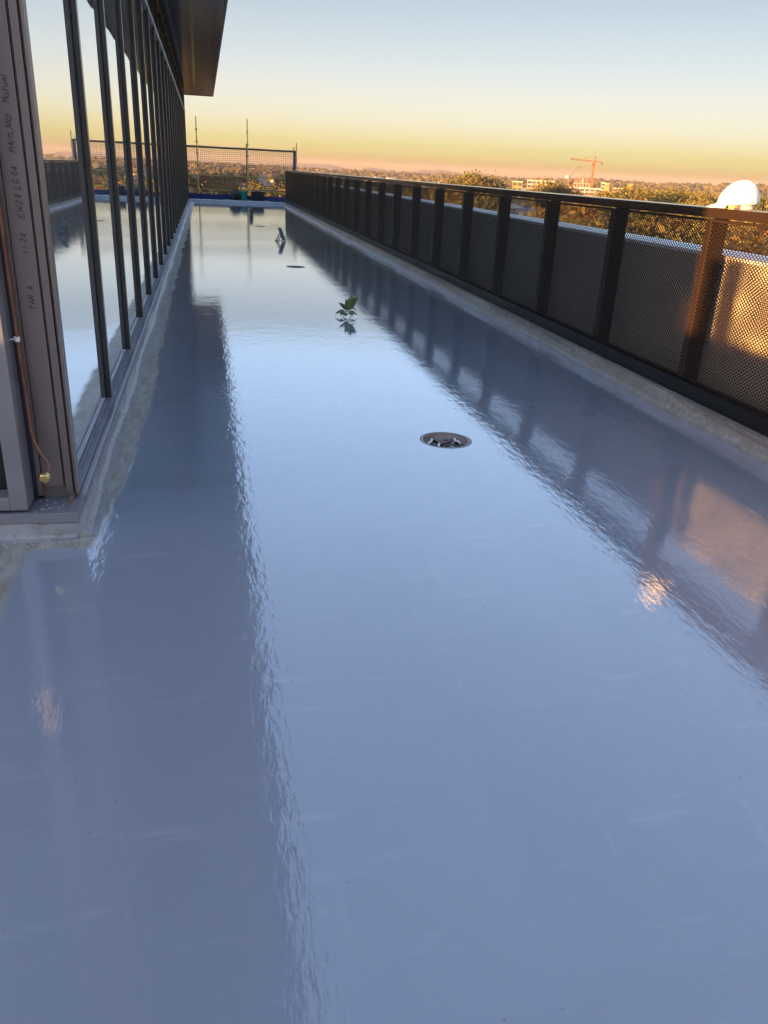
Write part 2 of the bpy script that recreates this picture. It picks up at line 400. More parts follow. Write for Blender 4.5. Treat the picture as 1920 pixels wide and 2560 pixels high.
# sill with a groove, and the membrane upstand below it
sl = MB(); sl.prism([(-.74, .07), (-.622, .07), (-.618, .074), (-.618, .108), (-.624, .112), (-.640, .112), (-.641, .106), (-.646, .106), (-.647, .114), (-.684, .119), (-.690, .136), (-.74, .136)], 'y', 3.745, Y_FAR + .1)
B(sl, 'sill', 'sill_grey')
pl_ = MB(); rows = []
pp = [(-.545, -.002), (-.585, .006), (-.606, .024), (-.620, .052), (-.624, .0695), (-.80, .0695), (-.80, -.1), (-.545, -.1)]
npp = len(pp); ns = 150
for i in range(ns + 1):
    y = 3.50 + (Y_FAR + .3 - 3.50) * i / ns; w = .010 * math.sin(y * 2.3) + nrs.uniform(-.006, .006)
    rows.append([(px + (w if k < 3 else 0), y, pz) for k, (px, pz) in enumerate(pp)])
pl_.add([p for r in rows for p in r], [(i * npp + k, i * npp + (k + 1) % npp, (i + 1) * npp + (k + 1) % npp, (i + 1) * npp + k) for i in range(ns) for k in range(npp)] + [tuple(range(npp))])
B(pl_, 'plinth', 'plinth_membrane')
pf = MB(); pf.prism([(3.455, -.002), (3.49, .006), (3.507, .024), (3.514, .0695), (3.76, .0695), (3.76, -.1), (3.455, -.1)], 'x', -6.2, -.628)
B(pf, 'plinth', 'plinth_membrane')
# end sill / tray on the return face
st = MB(); st.box(-6.2, -.6205, 3.512, 3.535, .0705, .118); st.box(-6.2, -.64, 3.5355, 3.75, .0705, .105); st.box(-.66, -.621, 3.5355, 3.744, .0705, .116)
B(st, 'sill_tray', 'jamb_grey', bevel=.002)
# corner frame: taupe channel with flange, web, two slots
HT = 4.1
cf = MB()
cf.box(-.816, -.796, 3.70, 3.80, .13, HT)
cf.box(-.793, -.704, 3.72, 3.80, .17, HT)
cf.box(-.700, -.698, 3.722, 3.80, .15, HT)
cf.box(-.694, -.663, 3.715, 3.80, .14, HT)
cf.box(-.658, -.656, 3.718, 3.80, .13, HT)
cf.box(-.652, -.640, 3.708, 3.772, .125, HT)
frame = B(cf, 'corner_frame', 'frame_taupe', bevel=.0012)
bk = MB(); bk.box(-.815, -.642, 3.765, 3.79, .12, HT); B(bk, 'gasket_backing', 'black_gasket')
lg = MB(); lg.box(-.800, -.645, 3.742, 3.76, .106, .17); lg.prism([(-.684, .106), (-.660, .106), (-.656, .14), (-.672, .14)], 'y', 3.66, 3.74); B(lg, 'frame_foot', 'frame_taupe')
# handwriting in marker pen, running up the web
GL = {
 'M': [[(0, 0), (.06, 1), (.3, .35), (.52, 1), (.62, 0)]], 'A': [[(0, 0), (.30, 1), (.56, 0)], [(.1, .38), (.55, .42)]],
 'I': [[(.05, 0), (.12, .95)]], 'T': [[(.3, 1), (.26, 0)], [(0, .62), (.58, .70)]], 'L': [[(.05, 1), (0, .02), (.45, 0)]],
 'N': [[(0, 0), (.05, 1), (.42, .05), (.5, 1)]], 'D': [[(.04, 0), (.05, 1), (.4, .85), (.52, .5), (.38, .12), (0, 0)]],
 'u': [[(0, .62), (.05, .12), (.22, 0), (.38, .15), (.42, .62)], [(.42, .62), (.46, 0)]], 't': [[(.2, 1), (.2, .1), (.36, 0)], [(0, .66), (.42, .70)]],
 'a': [[(.42, .55), (.2, .62), (.03, .35), (.15, .03), (.36, .2), (.42, .55), (.46, 0)]], 'l': [[(.1, 1.1), (.08, 0)]],
 'E': [[(.48, 1), (.05, .95), (0, 0), (.46, .02)], [(.03, .5), (.38, .54)]], 'W': [[(0, 1), (.14, 0), (.32, .6), (.48, 0), (.66, 1)]],
 '2': [[(.02, .78), (.18, 1), (.38, .92), (.38, .65), (0, .04), (.5, .02)]],
 '8': [[(.36, .9), (.2, 1), (.08, .8), (.3, .45), (.36, .15), (.18, 0), (.04, .16), (.14, .45), (.38, .78), (.36, .9)]],
 'G': [[(.46, .85), (.28, 1), (.06, .75), (.02, .3), (.2, 0), (.44, .12), (.46, .42), (.26, .42)]],
 '0': [[(.24, 1), (.04, .7), (.06, .2), (.24, 0), (.42, .3), (.4, .75), (.24, 1)]], '4': [[(.4, 0), (.42, 1), (.02, .34), (.54, .36)]],
 '1': [[(.08, 1), (.05, 0)]], 'P': [[(.04, 0), (.08, 1), (.4, .92), (.42, .6), (.06, .5)]]}
def handwriting(text, z_start, z_end, height=.024, xb=-.732, y=3.7195):
    adv = {c: (.3 if c in 'I1l' else .78 if c in 'MW' else .66) for c in GL}; adv[' '] = .6
    total = sum(adv[c] for c in text); sc = (z_end - z_start) / total
    mb = MB(); z = z_start; j = random.Random(text)
    for c in text:
        if c != ' ':
            dx = j.uniform(-.002, .002); k = sc * .98
            for st_ in GL[c]:
                pts = [(xb + dx - v * height * j.uniform(.95, 1.05), y, z + u * k + v * .004) for u, v in st_]
                for a, b_ in zip(pts[:-1], pts[1:]): mb.bar(a, b_, .0030, .0021)
        z += adv[c] * sc
    return B(mb, 'lettering', 'marker_ink', frame)
for txt, za, zb in (('MAITLAND', 1.603, 1.742), ('Mutual', 1.781, 1.878), ('EW28', 1.355, 1.455), ('LG', 1.466, 1.507), ('04', 1.518, 1.553), ('1', 1.219, 1.228), ('1', 1.236, 1.245), ('24', 1.262, 1.298), ('PAN A', .989, 1.086)):
    o = handwriting(txt, za, zb)
    o.matrix_parent_inverse = Matrix.Identity(4); o.location = (0, 0, 0)
# door jamb, bottom rail and dark glass of the return face
jm = MB(); jm.box(-.910, -.836, 3.555, 3.80, .119, HT); B(jm, 'door_jamb', 'jamb_grey', bevel=.003)
jr = MB(); jr.box(-2.4, -.9105, 3.558, 3.80, .119, .182); B(jr, 'door_rail', 'jamb_grey', bevel=.003)
dg = MB(); dg.box(-2.4, -.9105, 3.66, 3.69, .1825, HT); B(dg, 'door_pane', 'black_void')
rv_ = MB(); rv_.box(-.835, -.817, 3.70, 3.80, .119, HT); B(rv_, 'reveal', 'reveal_navy')
ew = MB(); ew.box(-14, -2.4, 3.60, 3.9, -.05, HT); B(ew, 'end_wall', 'frame_taupe')
# core, roof, soffit panels, fascia
cr = MB(); cr.box(-14, -.745, 3.81, Y_FAR + .02, -.03, 4.11); B(cr, 'core_wall', 'black_void')
fe = MB(); fe.box(-14, -.66, Y_FAR + .021, Y_FAR + .12, .137, ZC); B(fe, 'far_end_wall', 'dark_aluminium')
XS, YS0, ZSO = .488, 3.05, 4.147
sp_len = 3.068; k = 0; y = YS0
sm = MB(); sm.box(-.66, XS, .004, sp_len - .004, ZSO, ZSO + .02); s0 = None
while y < Y_FAR:
    if s0 is None:
        s0 = B(sm, 'soffit_panel', 'soffit_grey'); s0.location = (0, y, 0)
    elif y + sp_len <= Y_FAR + .3: Bdup(s0, y - YS0)
    else:
        lm = MB(); lm.box(-.66, XS, .004, Y_FAR + .12 - y, ZSO, ZSO + .02); lo = B(lm, 'soffit_panel', 'soffit_grey'); lo.location = (0, y, 0)
    y += sp_len
fa = MB(); fa.box(XS + .002, XS + .03, YS0 - .03, Y_FAR + .15, ZSO - .012, ZSO + .42); fa.box(-14, XS + .0015, Y_FAR + .121, Y_FAR + .15, ZSO - .012, ZSO + .42); fa.box(-14, XS + .0015, YS0 - .03, YS0 - .002, ZSO - .012, ZSO + .42)
B(fa, 'fascia', 'fascia_dark')
rf = MB(); rf.box(-14, XS, YS0, Y_FAR + .12, ZSO + .03, ZSO + .40); B(rf, 'roof', 'roof_metal_dark')
hb = MB(); hb.box(-.745, -.6605, 3.70, Y_FAR + .12, ZC + .001, ZSO + .028); B(hb, 'head_flashing', 'fascia_dark')
ns_ = MB(); ns_.box(-14, -.662, YS0, 3.70, ZSO, ZSO + .02); B(ns_, 'soffit_panel', 'soffit_grey')
bd = MB(); bd.box(-14, 4.13, -9, 38.98, GZ, -.145); B(bd, 'lower_storeys', 'frame_taupe')

# added, unseen parapet on the left that keeps the last sun off the floor
pw = thing('added_parapet', 'added concrete parapet, unseen behind the camera, keeping sun off the floor', 'parapet', (-6.3, -3, 0))
pm = MB(); pm.box(-.15, .15, -20, 6.48, -.14, 1.20); w_ = pm.build('wall', 'concrete_wall', pw)
pm = MB(); pm.box(-.18, .18, -20, 6.48, 1.202, 1.24); pm.build('coping', 'cap_white', pw)
pm = MB(); pm.box(-.07, .07, -.07, .07, -.14, 1.66)  # unseen post, added to cast a shadow band on the parapet wall
co = tag(pm.build('added_post', 'plate_black', bevel=.006), 'added short dark post, unseen behind the camera, casting a shadow band', 'post'); co.location = (-4.2, 1.50, 0)
du = thing('sun_blocker', 'added sun-blocking metal box on thin legs, unseen behind the camera', 'blocker_box', (-6.0, 1.11, 0))  # unseen box, added to keep sun off the upper door jamb
MB().box(-.1, .1, -.19, .19, 1.47, 4.6).build('blocker_box', 'sill_grey', du, bevel=.01)
for ax in (-.08, .08):
    for ay in (-.15, .15): MB().box(ax - .015, ax + .015, ay - .015, ay + .015, .0, 1.469).build('leg', 'plate_black', du)

# ------------------------------------------------------------------ balustrade on the right
PW, Y0J = 1.515, 5.515
bal = thing('balustrade', 'long dark bronze balustrade of perforated metal panels under a flat handrail', 'balustrade', (XR, Y0J, 0))
def perforated(width, z0, z1, t=.003):
    """plate in the local YZ plane, staggered rows of long hexagonal holes"""
    v, f = [], []
    px, pz = .0372, .01385; mh = .012
    y0, y1 = -width / 2, width / 2
    nx = int((width - 2 * mh) // px); nz = int((z1 - z0 - 2 * mh) // pz)
    ym = (width - nx * px) / 2; zm = (z1 - z0 - nz * pz) / 2
    hx, hz = .0150, .0058
    def plate(a, b_, c, d):
        o = len(v)
        for x in (0, t): v.extend([(x, a, c), (x, b_, c), (x, b_, d), (x, a, d)])
        f.append((o, o + 3, o + 2, o + 1)); f.append((o + 4, o + 5, o + 6, o + 7))
    plate(y0, y1, z0, z0 + zm); plate(y0, y1, z1 - zm, z1)
    for r in range(nz):
        za = z0 + zm + r * pz; zb = za + pz; off = px / 2 if r % 2 else 0
        n = nx - (1 if r % 2 else 0)
        plate(y0, y0 + ym + off, za, zb); plate(y0 + ym + off + n * px, y1, za, zb)
        zc = (za + zb) / 2
        for c in range(n):
            ya_ = y0 + ym + off + c * px; yb = ya_ + px; yc = (ya_ + yb) / 2
            o = len(v)
            hexp = [(yc - hx, zc), (yc - hx * .62, zc - hz), (yc + hx * .62, zc - hz), (yc + hx, zc), (yc + hx * .62, zc + hz), (yc - hx * .62, zc + hz)]
            rect = [(ya_, za), (yb, za), (yb, zb), (ya_, zb)]
            for x in (0, t):
                v.extend([(x, p, q) for p, q in hexp]); v.extend([(x, p, q) for p, q in rect])
            tris = [(6, 7, 2, 1), (7, 3, 2), (7, 8, 3), (8, 4, 3), (8, 9, 5, 4), (9, 0, 5), (9, 6, 0), (6, 1, 0)]
            for q in tris:
                f.append(tuple(o + i for i in reversed(q))); f.append(tuple(o + 10 + i for i in q))
            for i in range(6):
                j = (i + 1) % 6; f.append((o + i, o + j, o + 10 + j, o + 10 + i))
    return v, f
Z_P0, Z_P1 = .235, 1.392
pv, pf_ = perforated(PW - .008, Z_P0, Z_P1)
me = bpy.data.meshes.new('panel'); me.from_pydata(pv, [], pf_)
me.materials.append(MATS['bronze_metal'])
fl = MB(); w2 = PW / 2 - .004
fl.box(.0031, .030, -w2, -w2 + .003, Z_P0, Z_P1); fl.box(.0031, .030, w2 - .003, w2, Z_P0, Z_P1); fl.box(.0031, .03, -w2 + .0035, w2 - .0035, Z_P0, Z_P0 + .003); fl.box(.0031, .03, -w2 + .0035, w2 - .0035, Z_P1 - .003, Z_P1)
fme = fl.mesh('flange', 'bronze_metal')
NP0, NP1 = -2, 21
for n in range(NP0, NP1 + 1):
    p = link('panel', me, bal, (0, PW * (n + .5), 0))
    link('flange', fme, p)
ps = MB(); ps.box(.034, .150, -.009, .009, .1245, 1.398); ps.box(.02, .16, -.06, .06, .125, .133)
pme = ps.mesh('post', 'plate_black', bevel=.001)
for n in range(NP0, NP1 + 2): link('post', pme, bal, (0, PW * n, 0))
rl = MB(); RL = PW * 2
rl.box(-.022, .225, -RL / 2 + .002, RL / 2 - .002, 1.402, 1.468)
rme = rl.mesh('handrail', 'rail_bronze', bevel=.004)
kk = MB(); kk.box(-.050, -.044, -RL / 2 + .002, RL / 2 - .002, .118, .226); kk.box(-.0435, .02, -RL / 2 + .002, RL / 2 - .002, .222, .229)
kme = kk.mesh('kick_plate', 'kick_black', bevel=.001)
for n in range(NP0 // 2, NP1 // 2 + 1):
    link('handrail', rme, bal, (0, PW * (2 * n + 1) - .06, 0)); link('kick_plate', kme, bal, (0, PW * (2 * n + 1) - .05, 0))
scw = MB(); scw.tube([(-.004, 0, 0), (.002, 0, 0)], .006, 8); sme = scw.mesh('fixing', 'rail_bronze')
for n in range(NP0, 8):
    for d_ in (-.03, .03):
        for z in (Z_P0 + .015, Z_P1 - .015, .8): link('fixing', sme, bal, (0, PW * n + d_, z))
# solid end plate where the balustrade stops
ep = MB(); ep.box(0, .2, PW * (NP1 + 1) + .012, PW * (NP1 + 1) + .016, .126, 1.398); ep.build('end_plate', 'bronze_metal', bal)

wl = thing('parapet_wall', 'grey concrete parapet wall with white metal coping behind the perforated balustrade', 'parapet', (3.78, 16, 0))
m_ = MB(); m_.box(0, .35, -24, 22.9, -.144, 1.112); m_.build('wall', 'concrete_wall', wl)
n_c = 15
cm = MB(); cm.box(-.012, .40, 0, 46.9 / n_c - .005, 1.113, 1.140); cme = cm.mesh('coping', 'cap_white', bevel=.003)
for i in range(n_c): link('coping', cme, wl, (0, -24 + 46.9 / n_c * i, 0))

# ------------------------------------------------------------------ floor drains
def drain(loc, label, detailed):
    d = thing('floor_drain', label, 'drain', (*loc, 0), 0, 'floor drains along the terrace')
    mb = MB(); mb.lathe([(.172, .0006), (.163, .0022), (.156, .0018), (.151, -.004), (.146, -.018), (.138, -.036), (.130, -.046)], 40)
    mb.build('bowl', 'drain_plastic', d, smooth=True)
    mb = MB(); mb.lathe([(.1305, -.044), (.122, -.075), (.10, -.115), (0, -.12)], 24); mb.build('sump', 'drain_black', d)
    if detailed:
        for k in range(6):
            a = 2 * math.pi * k / 6 + .50; mb = MB()
            c, s_ = math.cos(a), math.sin(a)
            mb.bar((c * .132, s_ * .132, -.040), (c * .112, s_ * .112, -.078), .046 if k == 1 else .03, .010); mb.bar((c * .114, s_ * .114, -.074), (c * .06, s_ * .06, -.085), .030, .008)
            mb.build('clamp_finger', 'drain_plastic' if k % 2 else 'drain_black', d, bevel=.001)
        for k in range(10):
            a = 2 * math.pi * k / 10; mb = MB(); c, s_ = math.cos(a), math.sin(a)
            mb.bar((c * .045, s_ * .045, -.046), (c * .128, s_ * .128, -.042), .014, .010); mb.build('grate_bar', 'drain_black', d)
        mb = MB(); mb.lathe([(.030, -.044), (.050, -.040), (.052, -.052), (.030, -.052), (.030, -.044)], 20); mb.build('grate_hub', 'drain_black', d)
        mb = MB(); jr_ = random.Random(3)
        for _ in range(60):
            a = jr_.uniform(0, 6.28); r = jr_.uniform(.05, .125); z = -.038 + max(0, r - .11) * .6
            p = Vector((r * math.cos(a), r * math.sin(a), z)); q = p + Vector((jr_.uniform(-.03, .03), jr_.uniform(-.03, .03), jr_.uniform(0, .012)))
            mb.bar(p, q, jr_.uniform(.004, .011), .003)
        tag(mb.build('litter', 'drain_litter', d), kind='stuff')
        for ax, ay, l_ in ((-.085, .05, .04), (.09, .055, .035), (-.06, -.05, .045), (.045, -.06, .04), (.105, .01, .03), (-.11, .0, .03)):
            a = jr_.uniform(0, 6.28); MB().bar((ax, ay, -.030), (ax + math.cos(a) * l_, ay + math.sin(a) * l_, -.018), .013, .004).build('pale_chip', 'chips_white', d)
    return d
drain(DRAINS[0], 'round floor drain with leaf litter in its sunken bowl, nearest of the three drains', True)
drain(DRAINS[1], 'round floor drain in the middle of the terrace, beyond the leafy sprig', False)
drain(DRAINS[2], 'round floor drain farthest down the terrace, near the scaffold', False)

# ------------------------------------------------------------------ copper pipe at the corner
cpp = thing('copper_pipe', 'thin copper pipe with brass cap hanging beside the handwritten corner frame', 'pipe', (-.81, 3.63, .27))
pts = [(-.806, 3.66, 4.05), (-.807, 3.66, 2.0), (-.810, 3.655, 1.2), (-.806, 3.65, .80), (-.800, 3.64, .60), (-.797, 3.635, .47), (-.790, 3.63, .418), (-.772, 3.622, .378), (-.752, 3.612, .352), (-.737, 3.604, .336), (-.731, 3.592, .318), (-.733, 3.575, .302), (-.738, 3.556, .292), (-.741, 3.535, .286)]
rel = Vector((-.81, 3.63, .27))
mb = MB(); mb.tube([Vector(p) - rel for p in pts], .0095, 12); mb.build('pipe', 'copper', cpp, smooth=True)
dv = (Vector(pts[-1]) - Vector(pts[-2])).normalized(); e0 = Vector(pts[-1]) - rel
mb = MB(); mb.tube([e0 - dv * .006, e0 + dv * .016, e0 + dv * .02], [.0225, .0225, .019], 20); mb.build('cap', 'brass', cpp, bevel=.001)
mb = MB(); mb.tube([Vector((-.8085, 3.654, .885)) - rel, Vector((-.8075, 3.652, .862)) - rel], .0125, 12); mb.bar(Vector((-.812, 3.645, .875)) - rel, Vector((-.835, 3.64, .873)) - rel, .016, .003); mb.build('pipe_clip', 'chips_white', cpp)

# swarf and plaster chips on the sill tray
mb = MB(); jr_ = random.Random(8)
for _ in range(34):
    p = Vector((jr_.triangular(-.83, -.63, -.78), jr_.uniform(3.54, 3.70), .107)); a = jr_.uniform(0, 6.28); l_ = jr_.uniform(.002, .008) * jr_.choice((.5, 1, 1, 2.2))
    mb.bar(p, p + Vector((math.cos(a) * l_, math.sin(a) * l_, jr_.uniform(0, .005))), jr_.uniform(.001, .005), .0015)
for _ in range(14):
    p = Vector((jr_.uniform(-.95, -.6), jr_.uniform(3.40, 3.47), .003)); mb.bar(p, p + Vector((jr_.uniform(.002, .006), .002, .001)), .004, .003)
tag(mb.build('sawdust_chips', 'chips_white'), 'scattered white chips lying on the sill tray below the pipe', 'debris', kind='stuff')

# ------------------------------------------------------------------ leafy sprig on the wet floor
sg = thing('leaf_sprig', 'small green leafy sprig lying on the wet floor', 'sprig', (1.60, 9.50, 0))
def leaf(o, d, up, ln, w, mat, name='leaf', fold=.25, curl=.2):
    d = Vector(d).normalized(); up = Vector(up).normalized(); sd = d.cross(up).normalized(); up = sd.cross(d)
    vs, fs = [], []; n = 7
    for i in range(n + 1):
        t = i / n; ww = w * math.sin(math.pi * min(1, t * .92 + .06)) ** .7 * (1 - .25 * t)
        c = Vector(o) + d * ln * t + up * (-curl * ln * t * t)
        vs += [c - sd * ww + up * fold * ww, c, c + sd * ww + up * fold * ww, c - sd * ww + up * (fold * ww - .0015), c - up * .002, c + sd * ww + up * (fold * ww - .0015)]
    for i in range(n):
        a, b_ = i * 6, i * 6 + 6
        fs += [(a, a + 1, b_ + 1, b_), (a + 1, a + 2, b_ + 2, b_ + 1), (a + 3, b_ + 3, b_ + 4, a + 4), (a + 4, b_ + 4, b_ + 5, a + 5), (a, b_, b_ + 3, a + 3), (a + 2, a + 5, b_ + 5, b_ + 2)]
    return MB().add(vs, fs).build(name, mat, sg, smooth=True)
leaf((.00, 0, .075), (.55, -.1, .72), (-.6, -.8, .15), .16, .062, 'leaf_green', fold=.45, curl=.25)
leaf((.01, -.01, .085), (.25, -.05, .95), (-.2, -1, .1), .155, .042, 'leaf_green', fold=.5, curl=.1)
leaf((.05, .01, .19), (.92, .05, .28), (-.4, -.8, .5), .095, .022, 'leaf_green', fold=.4, curl=.25)
leaf((-.005, 0, .08), (-.12, -.1, 1), (.3, -1, 0), .13, .024, 'leaf_grey', fold=.5, curl=-.1)
leaf((.02, .0, .10), (.85, -.3, .15), (-.1, -.4, 1), .085, .030, 'leaf_grey', fold=.3, curl=.6)
leaf((-.02, 0, .055), (-.9, -.2, .12), (0, -.5, 1), .11, .034, 'leaf_grey', fold=.25, curl=.45)
leaf((-.02, -.01, .04), (-.7, -.6, .05), (0, -.4, 1), .085, .030, 'leaf_green', fold=.3, curl=.3)
leaf((-.01, -.02, .035), (-.25, -.9, .02), (0, -.2, 1), .08, .034, 'leaf_green', fold=.3, curl=.3)
leaf((-.01, .01, .07), (-.55, .1, .75), (.5, -.8, .3), .11, .034, 'leaf_green', fold=.4, curl=.3)
leaf((.01, -.02, .05), (.85, -.5, .12), (0, -.3, 1), .11, .040, 'leaf_green', fold=.3, curl=.4)
leaf((.02, -.02, .035), (.5, -.8, -.02), (0, -.2, 1), .08, .028, 'leaf_grey', fold=.3, curl=.2)
MB().tube([(-.06, -.03, .006), (-.02, -.01, .03), (.0, 0, .07), (.03, .0, .13), (.07, .01, .19)], [.005, .006, .006, .004, .002], 7).build('stem', 'stem_brown', sg, smooth=True)
MB().tube([(.05, -.04, .004), (.02, -.01, .04), (.0, 0, .07)], .004, 6).build('stem', 'stem_brown', sg, smooth=True)

# ------------------------------------------------------------------ folded metal stands on the floor
def stand(loc, rz, s, label):
    t = thing('folded_stand', label, 'stand', (*loc, 0), rz)
    def S(p): return tuple(c * s for c in p)
    mb = MB(); mb.bar(S((.085, 0, .008)), S((-.03, 0, .262)), .125 * s, .014 * s); mb.build('plate', 'bracket_steel', t, bevel=.002 * s)
    for yy in (-.04, .04):
        mb = MB(); mb.bar(S((-.10, yy, .006)), S((.012, yy, .165)), .016 * s, .016 * s); mb.build('leg', 'bracket_dark', t)
    mb = MB(); mb.bar(S((-.10, -.055, .010)), S((-.10, .055, .010)), .014 * s); mb.bar(S((-.10, 0, .012)), S((.085, 0, .012)), .012 * s); mb.build('foot_bar', 'bracket_dark', t)
    return t
stand((1.70, 19.62), rad(30), 1.12, 'small folded grey metal stand on the floor near the balustrade reflection')
stand((1.52, 29.0), rad(70), .95, 'small dark folded stand far down the terrace before the scaffold')

# ------------------------------------------------------------------ scaffold beyond the far end
scf = thing('scaffold', 'yellow tube scaffold with black mesh screen and blue toe band at the terrace end', 'scaffold', (2.0, 40.2, 0))
ST = [(-6.9, 3.46), (-4.7, 3.46), (-2.5, 3.46), (-.25, 3.46), (2.0, 3.47), (4.22, 2.62)]
def rel_s(x, y, z): return (x - 2.0, y - 40.2, z)
for yi, yy in enumerate((40.2, 41.4)):
    for x, zt in ST:
        zt2 = zt if yi == 0 else 2.45
        mb = MB(); mb.tube([rel_s(x, yy, GZ), rel_s(x, yy, zt2)], .0242, 10); mb.tube([rel_s(x, yy, zt2 - .32), rel_s(x, yy, zt2 + .02)], .019, 10)
        s_o = mb.build('standard', 'scaffold_yellow' if yi == 0 else 'scaffold_steel', scf, smooth=True)
        mb = MB()
        for z in np.arange(-.05, zt2 - .3, .495):
            for a in range(4):
                c, q = math.cos(a * math.pi / 2 + .78), math.sin(a * math.pi / 2 + .78)
                mb.bar((x - 2 + c * .02, yy - 40.2 + q * .02, z + .03), (x - 2 + c * .062, yy - 40.2 + q * .062, z + .05), .03, .045)
        mb.build('pressing', 'scaffold_yellow', s_o)
for yy, mt in ((40.17, 'scaffold_yellow'), (41.43, 'scaffold_steel')):
    for i in range(len(ST) - 1):
        for z in (1.085, .49, .05):
            mb = MB(); mb.tube([rel_s(ST[i][0] + .03, yy, z), rel_s(ST[i + 1][0] - .03, yy, z)], .021, 10); mb.build('ledger', mt, scf, smooth=True)
        mb = MB(); mb.tube([rel_s(ST[i][0] + .03, yy, 2.27), rel_s((ST[i][0] + ST[i + 1][0]) / 2, yy, 2.262), rel_s(ST[i + 1][0] - .03, yy, 2.27)], .033, 10); mb.build('ledger', 'scaffold_steel', scf, smooth=True)
for x, _ in ST:
    for z in (2.2, 1.0, .06):
        mb = MB(); mb.tube([rel_s(x, 40.2, z), rel_s(x, 41.4, z)], .021, 8); mb.build('transom', 'scaffold_yellow', scf, smooth=True)
# deck planks
for k in range(5):
    mb = MB(); mb.box(-8.9, 2.3, .06 + k * .225, .275 + k * .225, -.03, .012); mb.build('plank', 'plank_grey', scf, bevel=.004)
# mesh screen, its own sagging grid of strands
def screen(xa, xb, yy, z0, z1, dx, t, along='x'):
    v, f = [], []
    def strip(pts, h):
        for (a, b_) in zip(pts[:-1], pts[1:]):
            o = len(v)
            d = (Vector(b_) - Vector(a)).normalized(); n_ = Vector((0, 1, 0)) if along == 'x' else Vector((1, 0, 0)); s_ = d.cross(n_) * h
            for e in (a, b_):
                for q in (-1, 1): v.append(tuple(Vector(e) + s_ * q - n_ * h)); v.append(tuple(Vector(e) + s_ * q + n_ * h))
            f.extend([(o, o + 2, o + 6, o + 4), (o + 1, o + 5, o + 7, o + 3), (o, o + 4, o + 5, o + 1), (o + 2, o + 3, o + 7, o + 6)])
    def P(x, z):
        sag = .02 * math.sin(x * 2.8 + z) * (z - z0) / (z1 - z0) + .012 * math.sin(x * 5 + z * 3); w = .03 * math.sin(x * 1.9 + z * 2.2)
        return (x, yy + w, z + sag) if along == 'x' else (yy + w, x, z + sag)
    for x in np.arange(xa, xb + .001, dx): strip([P(x + .008 * math.sin(z * 3 + x * 9), z) for z in np.linspace(z0, z1, 5)], t)
    for z in np.arange(z0, z1 + .001, dx): strip([P(x, z) for x in np.linspace(xa, xb, max(3, int((xb - xa) / .3)))], t)
    return v, f
v, f = screen(-8.9, 2.16, .09, .05, 2.235, .085, .0055)
o = link('mesh_screen', None, scf); me2 = bpy.data.meshes.new('mesh_screen'); me2.from_pydata(v, [], f); me2.materials.append(MATS['mesh_black']); o2 = link('mesh_screen', me2, scf); bpy.data.objects.remove(o)
v, f = screen(.12, 1.2, 2.2, .05, 2.235, .085, .0055, 'y')
me3 = bpy.data.meshes.new('mesh_screen'); me3.from_pydata(v, [], f); me3.materials.append(MATS['mesh_black']); link('mesh_screen', me3, scf)
mb = MB(); mb.box(-8.9, 2.19, -.06, -.045, .045, .285); mb.build('toe_band', 'blue_band', scf)
mb = MB(); mb.box(2.10, 2.19, -.01, .002, 1.55, 2.25); mb.bar((2.19, -.004, 2.25), (2.06, -.004, 2.25), .012, .06); mb.build('blue_strap', 'blue_band', scf)

# things standing on the scaffold deck
bagm = bmesh.new(); bmesh.ops.create_icosphere(bagm, subdivisions=3, radius=1)
for vv in bagm.verts:
    c = vv.co; n_ = .10 * math.sin(c.x * 7 + c.z * 5) + .08 * math.sin(c.y * 9 - c.z * 6)
    vv.co = Vector((c.x * .25 * (1 + n_), c.y * .2 * (1 + n_), max(-.17, c.z * .22 * (1 + n_)) + (.07 if c.z > .8 else 0)))
bme = bpy.data.meshes.new('rubbish_bag'); bagm.to_mesh(bme); bagm.free(); bme.materials.append(MATS['bag_black'])
bg_o = link('rubbish_bag', bme, None, (1.36, 39.55, .28)); tag(bg_o, 'black rubbish bag slumped left of the teal bucket by the scaffold', 'bag')
plt = MB(); plt.box(.9, 2.95, 39.1, 40.0, .02, .107)
tag(plt.build('plank_stack', 'plank_grey', bevel=.006), 'low grey plank platform between end kerb and scaffold', 'planks')
bk_ = thing('bucket', 'teal plastic bucket between black bag and black tub at the scaffold', 'bucket', (1.76, 39.52, .108))
MB().lathe([(.0, 0), (.125, 0), (.158, .36), (.166, .365), (.166, .385), (.150, .385), (.118, .02), (0, .02)], 24).build('shell', 'bucket_teal', bk_, smooth=False)
MB().tube([(.16 * math.cos(t), -.005, .37 - .12 * math.sin(t)) for t in np.linspace(0, math.pi, 12)], .004, 6).build('handle', 'bracket_steel', bk_)
tb = thing('tub', 'black plastic tub right of the teal bucket at the scaffold', 'tub', (2.37, 39.52, .108))
mb = MB(); mb.add([(-.26, -.18, 0), (.26, -.18, 0), (.26, .18, 0), (-.26, .18, 0), (-.30, -.21, .37), (.30, -.21, .37), (.30, .21, .37), (-.30, .21, .37)], [(3, 2, 1, 0), (0, 1, 5, 4), (1, 2, 6, 5), (2, 3, 7, 6), (3, 0, 4, 7), (4, 5, 6, 7)]); mb.build('body', 'bag_black', tb, bevel=.015)
mb = MB(); mb.box(-.315, .315, -.225, .225, .371, .40); mb.build('lid', 'bag_black', tb, bevel=.01)
mb = MB(); mb.bar((-.08, -.02, .41), (.12, .03, .43), .16, .025); mb.build('folded_cloth', 'mesh_black', tb, bevel=.008)

